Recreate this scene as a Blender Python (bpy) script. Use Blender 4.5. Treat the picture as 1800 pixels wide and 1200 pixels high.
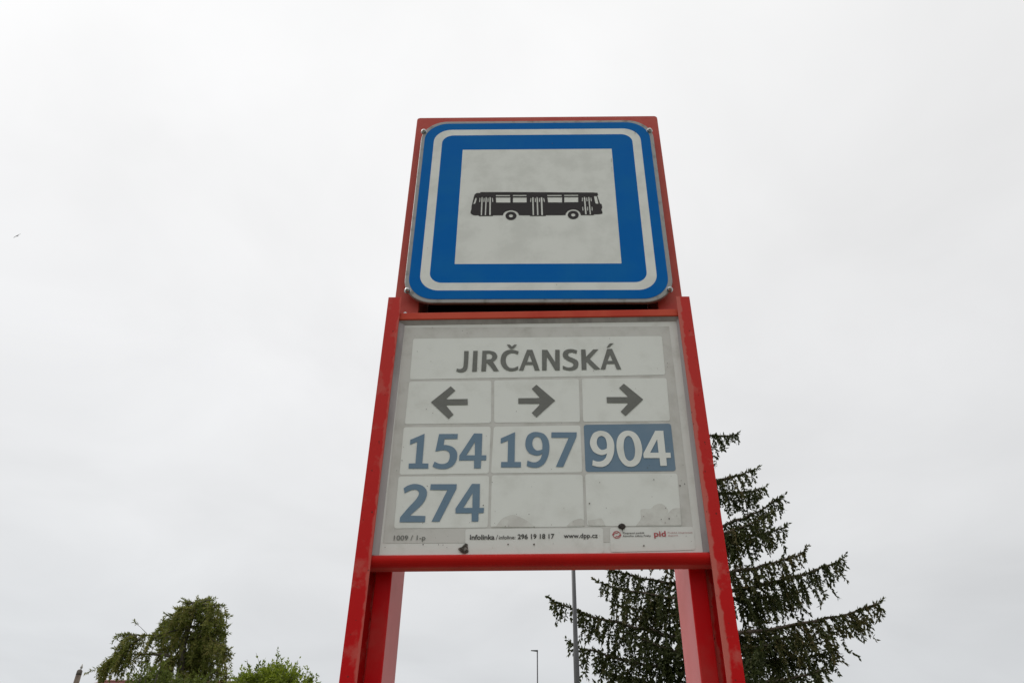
import bpy, bmesh, math, random
import numpy as np
from mathutils import Vector, Matrix, geometry

for o in list(bpy.data.objects): bpy.data.objects.remove(o)
scene = bpy.context.scene
col = scene.collection
R = math.radians
Z0 = 2.72                      # height of the stop sign's centre above the pavement

# ------------------------------------------------------------------ camera
PITCH, YAW, ROLL = 0.6026, -0.0301, 0.0158
CAM = Vector((-0.0123, -1.1425, Z0 - 1.1224))
_F = Vector((math.sin(YAW)*math.cos(PITCH), math.cos(YAW)*math.cos(PITCH), math.sin(PITCH)))
_R = Vector((math.cos(YAW), -math.sin(YAW), 0)); _U = _R.cross(_F)
_R, _U = _R*math.cos(ROLL) + _U*math.sin(ROLL), _U*math.cos(ROLL) - _R*math.sin(ROLL)
cd = bpy.data.cameras.new('camera'); cam = bpy.data.objects.new('camera', cd); col.objects.link(cam)
cam.matrix_world = Matrix(((_R.x, _U.x, -_F.x, CAM.x), (_R.y, _U.y, -_F.y, CAM.y), (_R.z, _U.z, -_F.z, CAM.z), (0, 0, 0, 1)))
cd.sensor_width = 36; cd.lens = 1379.6/1800*36; cd.clip_start = 0.05; cd.clip_end = 5000
scene.camera = cam

def at(px, py, Y):
    """photo pixel (1800 x 1200) -> the point in that direction on the vertical plane y = Y"""
    d = _F*1379.6 + _R*(px-900) - _U*(py-600)
    return CAM + d*((Y - CAM.y)/d.y)

# ------------------------------------------------------------------ world and sun
SUN_EL, SUN_AZ = 46, 286        # degrees; veiled sun, to the left and a little behind the stop
w = bpy.data.worlds.new('World'); scene.world = w; w.use_nodes = True
nt = w.node_tree; nt.nodes.clear()
def wn(t, **k):
    n = nt.nodes.new(t)
    for a, b in k.items(): setattr(n, a, b)
    return n
L = nt.links.new
out = wn('ShaderNodeOutputWorld'); bg = wn('ShaderNodeBackground'); bg.inputs['Strength'].default_value = 0.1
L(bg.outputs[0], out.inputs[0])
sky = wn('ShaderNodeTexSky', sky_type='NISHITA', sun_disc=False, sun_elevation=R(SUN_EL), sun_rotation=R(SUN_AZ))
tc = wn('ShaderNodeTexCoord'); sep = wn('ShaderNodeSeparateXYZ'); L(tc.outputs['Generated'], sep.inputs[0])
ramp = wn('ShaderNodeValToRGB'); L(sep.outputs['Z'], ramp.inputs[0])
cr = ramp.color_ramp
cr.elements[0].position = 0.0; cr.elements[0].color = (.60, .62, .64, 1)
cr.elements[1].position = 1.0; cr.elements[1].color = (1.45, 1.44, 1.42, 1)
for p, c in ((.2, (.70, .715, .73)), (.34, (.775, .782, .79)), (.5, (.85, .853, .86)), (.64, (.905, .905, .907)), (.8, (.96, .96, .96)), (.87, (.985, .985, .982))):
    e = cr.elements.new(p); e.color = (*c, 1)
# cloud layer: direction projected on a flat deck, two octaves of soft noise
add = wn('ShaderNodeMath', operation='ADD'); L(sep.outputs['Z'], add.inputs[0]); add.inputs[1].default_value = .22
cmb = wn('ShaderNodeCombineXYZ')
for i, ax in enumerate('XY'):
    d = wn('ShaderNodeMath', operation='DIVIDE'); L(sep.outputs[ax], d.inputs[0]); L(add.outputs[0], d.inputs[1]); L(d.outputs[0], cmb.inputs[i])
noi = wn('ShaderNodeTexNoise'); noi.inputs['Scale'].default_value = 2.1; noi.inputs['Detail'].default_value = 5; noi.inputs['Roughness'].default_value = .5
noi.inputs['Distortion'].default_value = .4
L(cmb.outputs[0], noi.inputs['Vector'])
mr = wn('ShaderNodeMapRange'); mr.inputs[1].default_value = .3; mr.inputs[2].default_value = .7; mr.inputs[3].default_value = 9.2; mr.inputs[4].default_value = 10.35
L(noi.outputs[0], mr.inputs[0])
sc = wn('ShaderNodeVectorMath', operation='SCALE'); L(ramp.outputs[0], sc.inputs[0]); L(mr.outputs[0], sc.inputs['Scale'])
# thicker cloud to the right of the road, thinner to the left
mrx = wn('ShaderNodeMapRange'); mrx.inputs[1].default_value = -.6; mrx.inputs[2].default_value = .6; mrx.inputs[3].default_value = 1.085; mrx.inputs[4].default_value = .955
L(sep.outputs['X'], mrx.inputs[0])
sc2 = wn('ShaderNodeVectorMath', operation='SCALE'); L(sc.outputs[0], sc2.inputs[0]); L(mrx.outputs[0], sc2.inputs['Scale'])
mix = wn('ShaderNodeMix', data_type='RGBA'); mix.inputs[0].default_value = .97
L(sky.outputs[0], mix.inputs[6]); L(sc2.outputs[0], mix.inputs[7]); L(mix.outputs[2], bg.inputs[0])

sd = bpy.data.lights.new('sun', 'SUN'); sd.energy = 1.35; sd.angle = R(25); sd.color = (1, .97, .92)
sun = bpy.data.objects.new('sun', sd); col.objects.link(sun)
sv = Vector((math.cos(R(SUN_EL))*math.sin(R(SUN_AZ)), math.cos(R(SUN_EL))*math.cos(R(SUN_AZ)), math.sin(R(SUN_EL))))
sun.rotation_euler = sv.to_track_quat('Z', 'Y').to_euler(); sun.location = (0, 0, 30)

scene.view_settings.view_transform = 'Standard'; scene.view_settings.look = 'None'
scene.view_settings.gamma = 1; scene.view_settings.exposure = 0; scene.view_settings.use_curve_mapping = False

# ------------------------------------------------------------------ materials
def material(name, c, rough=.5, metal=0, var=None, scale=30, bump=0, bscale=200, spec=.5, detail=5, lo=.4, hi=.65, stretch=None):
    """procedural paint: colour c, drifting to var where a noise is high, with a fine bump"""
    m = bpy.data.materials.new(name); m.use_nodes = True; t = m.node_tree; b = t.nodes['Principled BSDF']
    b.inputs['Base Color'].default_value = (*c, 1); b.inputs['Roughness'].default_value = rough; b.inputs['Metallic'].default_value = metal
    b.inputs['Specular IOR Level'].default_value = spec
    tc = t.nodes.new('ShaderNodeTexCoord'); src = tc.outputs['Object']
    if stretch:
        mp = t.nodes.new('ShaderNodeMapping'); mp.inputs['Scale'].default_value = stretch; t.links.new(src, mp.inputs[0]); src = mp.outputs[0]
    if var:
        n = t.nodes.new('ShaderNodeTexNoise'); n.inputs['Scale'].default_value = scale; n.inputs['Detail'].default_value = detail; n.inputs['Roughness'].default_value = .6
        t.links.new(src, n.inputs['Vector'])
        r = t.nodes.new('ShaderNodeMapRange'); r.interpolation_type = 'SMOOTHSTEP'; r.inputs[1].default_value = lo; r.inputs[2].default_value = hi; t.links.new(n.outputs[0], r.inputs[0])
        x = t.nodes.new('ShaderNodeMix'); x.data_type = 'RGBA'; x.inputs[6].default_value = (*c, 1); x.inputs[7].default_value = (*var, 1)
        t.links.new(r.outputs[0], x.inputs[0]); t.links.new(x.outputs[2], b.inputs['Base Color'])
        rr = t.nodes.new('ShaderNodeMapRange'); rr.inputs[3].default_value = rough; rr.inputs[4].default_value = min(1, rough+.15)
        t.links.new(r.outputs[0], rr.inputs[0]); t.links.new(rr.outputs[0], b.inputs['Roughness'])
    if bump:
        n2 = t.nodes.new('ShaderNodeTexNoise'); n2.inputs['Scale'].default_value = bscale; n2.inputs['Detail'].default_value = 3; t.links.new(src, n2.inputs['Vector'])
        bp = t.nodes.new('ShaderNodeBump'); bp.inputs['Strength'].default_value = bump; bp.inputs['Distance'].default_value = .002
        t.links.new(n2.outputs[0], bp.inputs['Height']); t.links.new(bp.outputs[0], b.inputs['Normal'])
    return m

RED = (.57, .007, .010)
S_ = .05
M = {
 'red_post': material('red_post_paint', RED, .34, var=(.52, .04, .036), scale=9, spec=S_, bump=.06, bscale=60),
 'red_head': material('red_header_paint', (.50, .055, .038), .45, var=(.54, .095, .07), scale=14, spec=.25, bump=.08, bscale=90),
 'red_rail': material('red_rail_paint', (.52, .012, .010), .33, var=(.46, .012, .010), scale=10, spec=S_, bump=.05, bscale=60),
 'red_rail_top': material('red_top_rail_paint', (.60, .075, .035), .4, var=(.55, .05, .025), scale=10, bump=.05, spec=.2),
 'interior_shade': material('interior_shade_sheet', (.012, .012, .012), .8, var=(.02, .02, .02), scale=10),  # near-black colour paints in the shade inside the header
 'zinc': material('galvanised_rim', (.29, .29, .28), .5, .5, var=(.17, .165, .155), scale=45, bump=.15, bscale=80, lo=.5, hi=.75),
 'blue': material('blue_sheeting', (.001, .132, .46), .34, var=(.005, .145, .45), scale=12, spec=.04, bump=.02, bscale=40),
 'sign_white': material('white_sheeting', (.82, .815, .78), .4, var=(.73, .725, .69), scale=16, spec=.2, bump=.02, bscale=50),
 'black': material('black_print', (.038, .033, .034), .5, var=(.046, .04, .042), scale=60, spec=.15),
 'chrome': material('chromed_bolt', (.46, .46, .46), .2, 1, var=(.36, .36, .35), scale=200),
 'dark_bolt': material('dark_bolt', (.03, .03, .03), .5, .3, var=(.06, .05, .04), scale=200),
 'panel': material('panel_white', (.775, .765, .735), .42, var=(.64, .625, .585), scale=26, spec=.2, bump=.03, bscale=90, lo=.5, hi=.78),
 'cell': material('panel_cell_white', (.81, .81, .775), .42, var=(.71, .705, .665), scale=22, spec=.2, bump=.03, bscale=90, lo=.45, hi=.8),
 'grey': material('panel_grey', (.64, .62, .59), .45, var=(.54, .52, .485), scale=30, spec=.2, lo=.42, hi=.75),
 'slate': material('slate_blue_print', (.165, .245, .335), .45, var=(.185, .265, .35), scale=24, spec=.15),
 'slate_cell': material('slate_blue_cell', (.165, .245, .335), .45, var=(.19, .265, .35), scale=18, spec=.15),
 'text': material('dark_grey_print', (.175, .175, .162), .5, var=(.20, .20, .188), scale=60, spec=.15),
 'ink': material('black_ink', (.035, .033, .03), .5, var=(.05, .047, .042), scale=120),
 'red_ink': material('red_ink', (.42, .05, .06), .5, var=(.46, .09, .09), scale=120),
 'pink_ink': material('faded_red_ink', (.45, .22, .21), .5, var=(.47, .26, .25), scale=120),
 'stain': material('water_stain', (.62, .60, .565), .5, var=(.74, .73, .69), scale=45, spec=.2, lo=.35, hi=.7),
 'mud': material('dried_mud', (.075, .065, .055), .9, var=(.23, .21, .19), scale=190, bump=.6, bscale=300, lo=.45, hi=.62),
 'mud_dark': material('dark_dropping', (.035, .028, .025), .9, var=(.06, .045, .04), scale=200),
 'gasket': material('clouded_plastic', (.40, .36, .36), .28, var=(.28, .25, .25), scale=30, lo=.45, hi=.7, stretch=(1, 1, .25)),
 'galv_pole': material('grey_lamp_paint', (.085, .085, .09), .45, .2, var=(.13, .13, .135), scale=6, stretch=(1, 1, .2)),
 'dark_pole': material('dark_lamp_paint', (.035, .035, .04), .5, var=(.055, .055, .06), scale=5),
 'lens': material('lamp_lens', (.5, .5, .48), .2, var=(.42, .42, .4), scale=10),
 'bark': material('spruce_bark', (.085, .062, .048), .9, var=(.14, .105, .085), scale=14, bump=.6, bscale=30, stretch=(1, 1, .3)),
 'bark2': material('grey_bark', (.09, .075, .06), .9, var=(.15, .13, .105), scale=14, bump=.6, bscale=30, stretch=(1, 1, .3)),
 'roof': material('red_roof_sheet', (.20, .06, .055), .5, var=(.26, .085, .075), scale=3, stretch=(1, 1, 1)),
 'render': material('house_render', (.55, .50, .42), .9, var=(.48, .43, .36), scale=3, bump=.2, bscale=60),
 'stack': material('chimney_render', (.30, .235, .19), .9, var=(.17, .13, .11), scale=2.2, bump=.5, bscale=12, lo=.42, hi=.6),
 'cap': material('pole_cap', (.12, .10, .09), .9, var=(.2, .17, .15), scale=9),
 'pot': material('chimney_pot', (.5, .48, .45), .7, var=(.4, .38, .35), scale=9),
 'frame_white': material('window_frame', (.7, .7, .68), .5, var=(.62, .62, .6), scale=8),
 'pane': material('window_pane', (.03, .035, .04), .06, var=(.04, .045, .05), scale=1),
 'bird': material('bird_plumage', (.02, .018, .016), .8, var=(.035, .03, .026), scale=30),
 'grass': material('mown_grass', (.05, .075, .022), .95, var=(.075, .09, .03), scale=1.6, bump=.6, bscale=40),
 'paving': material('pavement_slabs', (.27, .26, .245), .9, var=(.22, .21, .2), scale=3, bump=.3, bscale=60),
 'asphalt': material('asphalt', (.05, .05, .05), .9, var=(.065, .063, .06), scale=6, bump=.5, bscale=150),
 'kerb': material('kerb_stone', (.33, .32, .3), .85, var=(.26, .25, .24), scale=5, bump=.3, bscale=50),
 'line': material('road_marking', (.7, .7, .68), .8, var=(.5, .5, .48), scale=8),
}

for k_ in ('red_post', 'red_rail'):       # chalky film on the old paint
    b_ = M[k_].node_tree.nodes['Principled BSDF']; b_.inputs['Sheen Weight'].default_value = .55; b_.inputs['Sheen Roughness'].default_value = .35

def worn_red(name, inner):
    """bar paint: red, chalky pink in patches down the face, scuffed pale along its inner edge (inner = +1 / -1 in local x)"""
    m = bpy.data.materials.new(name); m.use_nodes = True; t = m.node_tree; b = t.nodes['Principled BSDF']
    def nd(ty, **k):
        n = t.nodes.new(ty)
        for a, c in k.items(): setattr(n, a, c)
        return n
    K = t.links.new
    tc = nd('ShaderNodeTexCoord'); sp = nd('ShaderNodeSeparateXYZ'); K(tc.outputs['Object'], sp.inputs[0])
    n1 = nd('ShaderNodeTexNoise'); n1.inputs['Scale'].default_value = 16; n1.inputs['Detail'].default_value = 6; n1.inputs['Roughness'].default_value = .65; K(tc.outputs['Object'], n1.inputs['Vector'])
    p = nd('ShaderNodeMapRange', interpolation_type='SMOOTHSTEP'); p.inputs[1].default_value = .49 if inner > 0 else .52; p.inputs[2].default_value = .66; p.inputs[4].default_value = .5; K(n1.outputs[0], p.inputs[0])
    n2 = nd('ShaderNodeTexNoise'); n2.inputs['Scale'].default_value = 70; n2.inputs['Detail'].default_value = 4; K(tc.outputs['Object'], n2.inputs['Vector'])
    ad = nd('ShaderNodeMath', operation='MULTIPLY_ADD'); K(n2.outputs[0], ad.inputs[0]); ad.inputs[1].default_value = .010; ad.inputs[2].default_value = -.005
    ad2 = nd('ShaderNodeMath', operation='MULTIPLY_ADD'); K(n1.outputs[0], ad2.inputs[0]); ad2.inputs[1].default_value = .012; K(ad.outputs[0], ad2.inputs[2])
    mx = nd('ShaderNodeMath', operation='MULTIPLY_ADD'); K(sp.outputs['X'], mx.inputs[0]); mx.inputs[1].default_value = inner; K(ad2.outputs[0], mx.inputs[2])
    e = nd('ShaderNodeMapRange', interpolation_type='SMOOTHSTEP'); e.inputs[1].default_value = .0125 if inner > 0 else .0095; e.inputs[2].default_value = .0165 if inner > 0 else .0135; e.inputs[4].default_value = .62 if inner > 0 else .85; K(mx.outputs[0], e.inputs[0])
    mm = nd('ShaderNodeMath', operation='MAXIMUM'); K(p.outputs[0], mm.inputs[0]); K(e.outputs[0], mm.inputs[1])
    x = nd('ShaderNodeMix', data_type='RGBA'); x.inputs[6].default_value = (.565, .009, .011, 1); x.inputs[7].default_value = (.58, .17, .14, 1); b.inputs['Specular IOR Level'].default_value = S_
    # paler towards the top of the bar, and small chips through to dark primer
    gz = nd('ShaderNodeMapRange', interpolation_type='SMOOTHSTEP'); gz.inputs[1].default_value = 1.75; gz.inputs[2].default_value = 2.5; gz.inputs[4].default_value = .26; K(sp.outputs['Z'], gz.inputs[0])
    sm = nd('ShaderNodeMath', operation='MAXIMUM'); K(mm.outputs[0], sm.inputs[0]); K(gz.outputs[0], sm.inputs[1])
    n3 = nd('ShaderNodeTexNoise'); n3.inputs['Scale'].default_value = 150; n3.inputs['Detail'].default_value = 2; K(tc.outputs['Object'], n3.inputs['Vector'])
    cp = nd('ShaderNodeMapRange'); cp.inputs[1].default_value = .70; cp.inputs[2].default_value = .73; cp.inputs[4].default_value = .8; K(n3.outputs[0], cp.inputs[0])
    xc = nd('ShaderNodeMix', data_type='RGBA'); xc.inputs[7].default_value = (.10, .03, .025, 1); K(cp.outputs[0], xc.inputs[0]); K(x.outputs[2], xc.inputs[6])
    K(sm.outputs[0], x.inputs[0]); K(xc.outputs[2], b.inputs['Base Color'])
    r = nd('ShaderNodeMapRange'); r.inputs[3].default_value = .36; r.inputs[4].default_value = .7; K(mm.outputs[0], r.inputs[0]); K(r.outputs[0], b.inputs['Roughness'])
    bp = nd('ShaderNodeBump'); bp.inputs['Strength'].default_value = .25; bp.inputs['Distance'].default_value = .001; K(n2.outputs[0], bp.inputs['Height']); K(bp.outputs[0], b.inputs['Normal'])
    return m
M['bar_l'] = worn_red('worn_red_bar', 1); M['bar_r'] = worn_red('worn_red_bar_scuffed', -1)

def foliage(name, c0, c1, c2, trans=.25):
    """leaf material: colour by a per-leaf 'tint' attribute, a little light passing through"""
    m = bpy.data.materials.new(name); m.use_nodes = True; t = m.node_tree; b = t.nodes['Principled BSDF']
    a = t.nodes.new('ShaderNodeAttribute'); a.attribute_name = 'tint'
    r = t.nodes.new('ShaderNodeValToRGB'); t.links.new(a.outputs['Fac'], r.inputs[0])
    r.color_ramp.elements[0].color = (*c0, 1); r.color_ramp.elements[1].color = (*c2, 1)
    e = r.color_ramp.elements.new(.5); e.color = (*c1, 1)
    t.links.new(r.outputs[0], b.inputs['Base Color']); b.inputs['Roughness'].default_value = .6; b.inputs['Specular IOR Level'].default_value = .25
    tr = t.nodes.new('ShaderNodeBsdfTranslucent'); t.links.new(r.outputs[0], tr.inputs[0])
    mi = t.nodes.new('ShaderNodeMixShader'); mi.inputs[0].default_value = trans
    t.links.new(b.outputs[0], mi.inputs[1]); t.links.new(tr.outputs[0], mi.inputs[2]); t.links.new(mi.outputs[0], t.nodes['Material Output'].inputs[0])
    return m
M['spruce'] = foliage('spruce_needles', (.036, .044, .013), (.062, .074, .022), (.14, .105, .04), .3)
M['larch'] = foliage('larch_needles', (.08, .10, .02), (.17, .195, .038), (.33, .27, .10), .45)
M['leaf_dark'] = foliage('green_leaves', (.065, .085, .015), (.13, .165, .028), (.22, .25, .055), .35)
M['leaf_bright'] = foliage('bright_leaves', (.10, .14, .012), (.21, .27, .022), (.33, .38, .05), .4)

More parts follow.
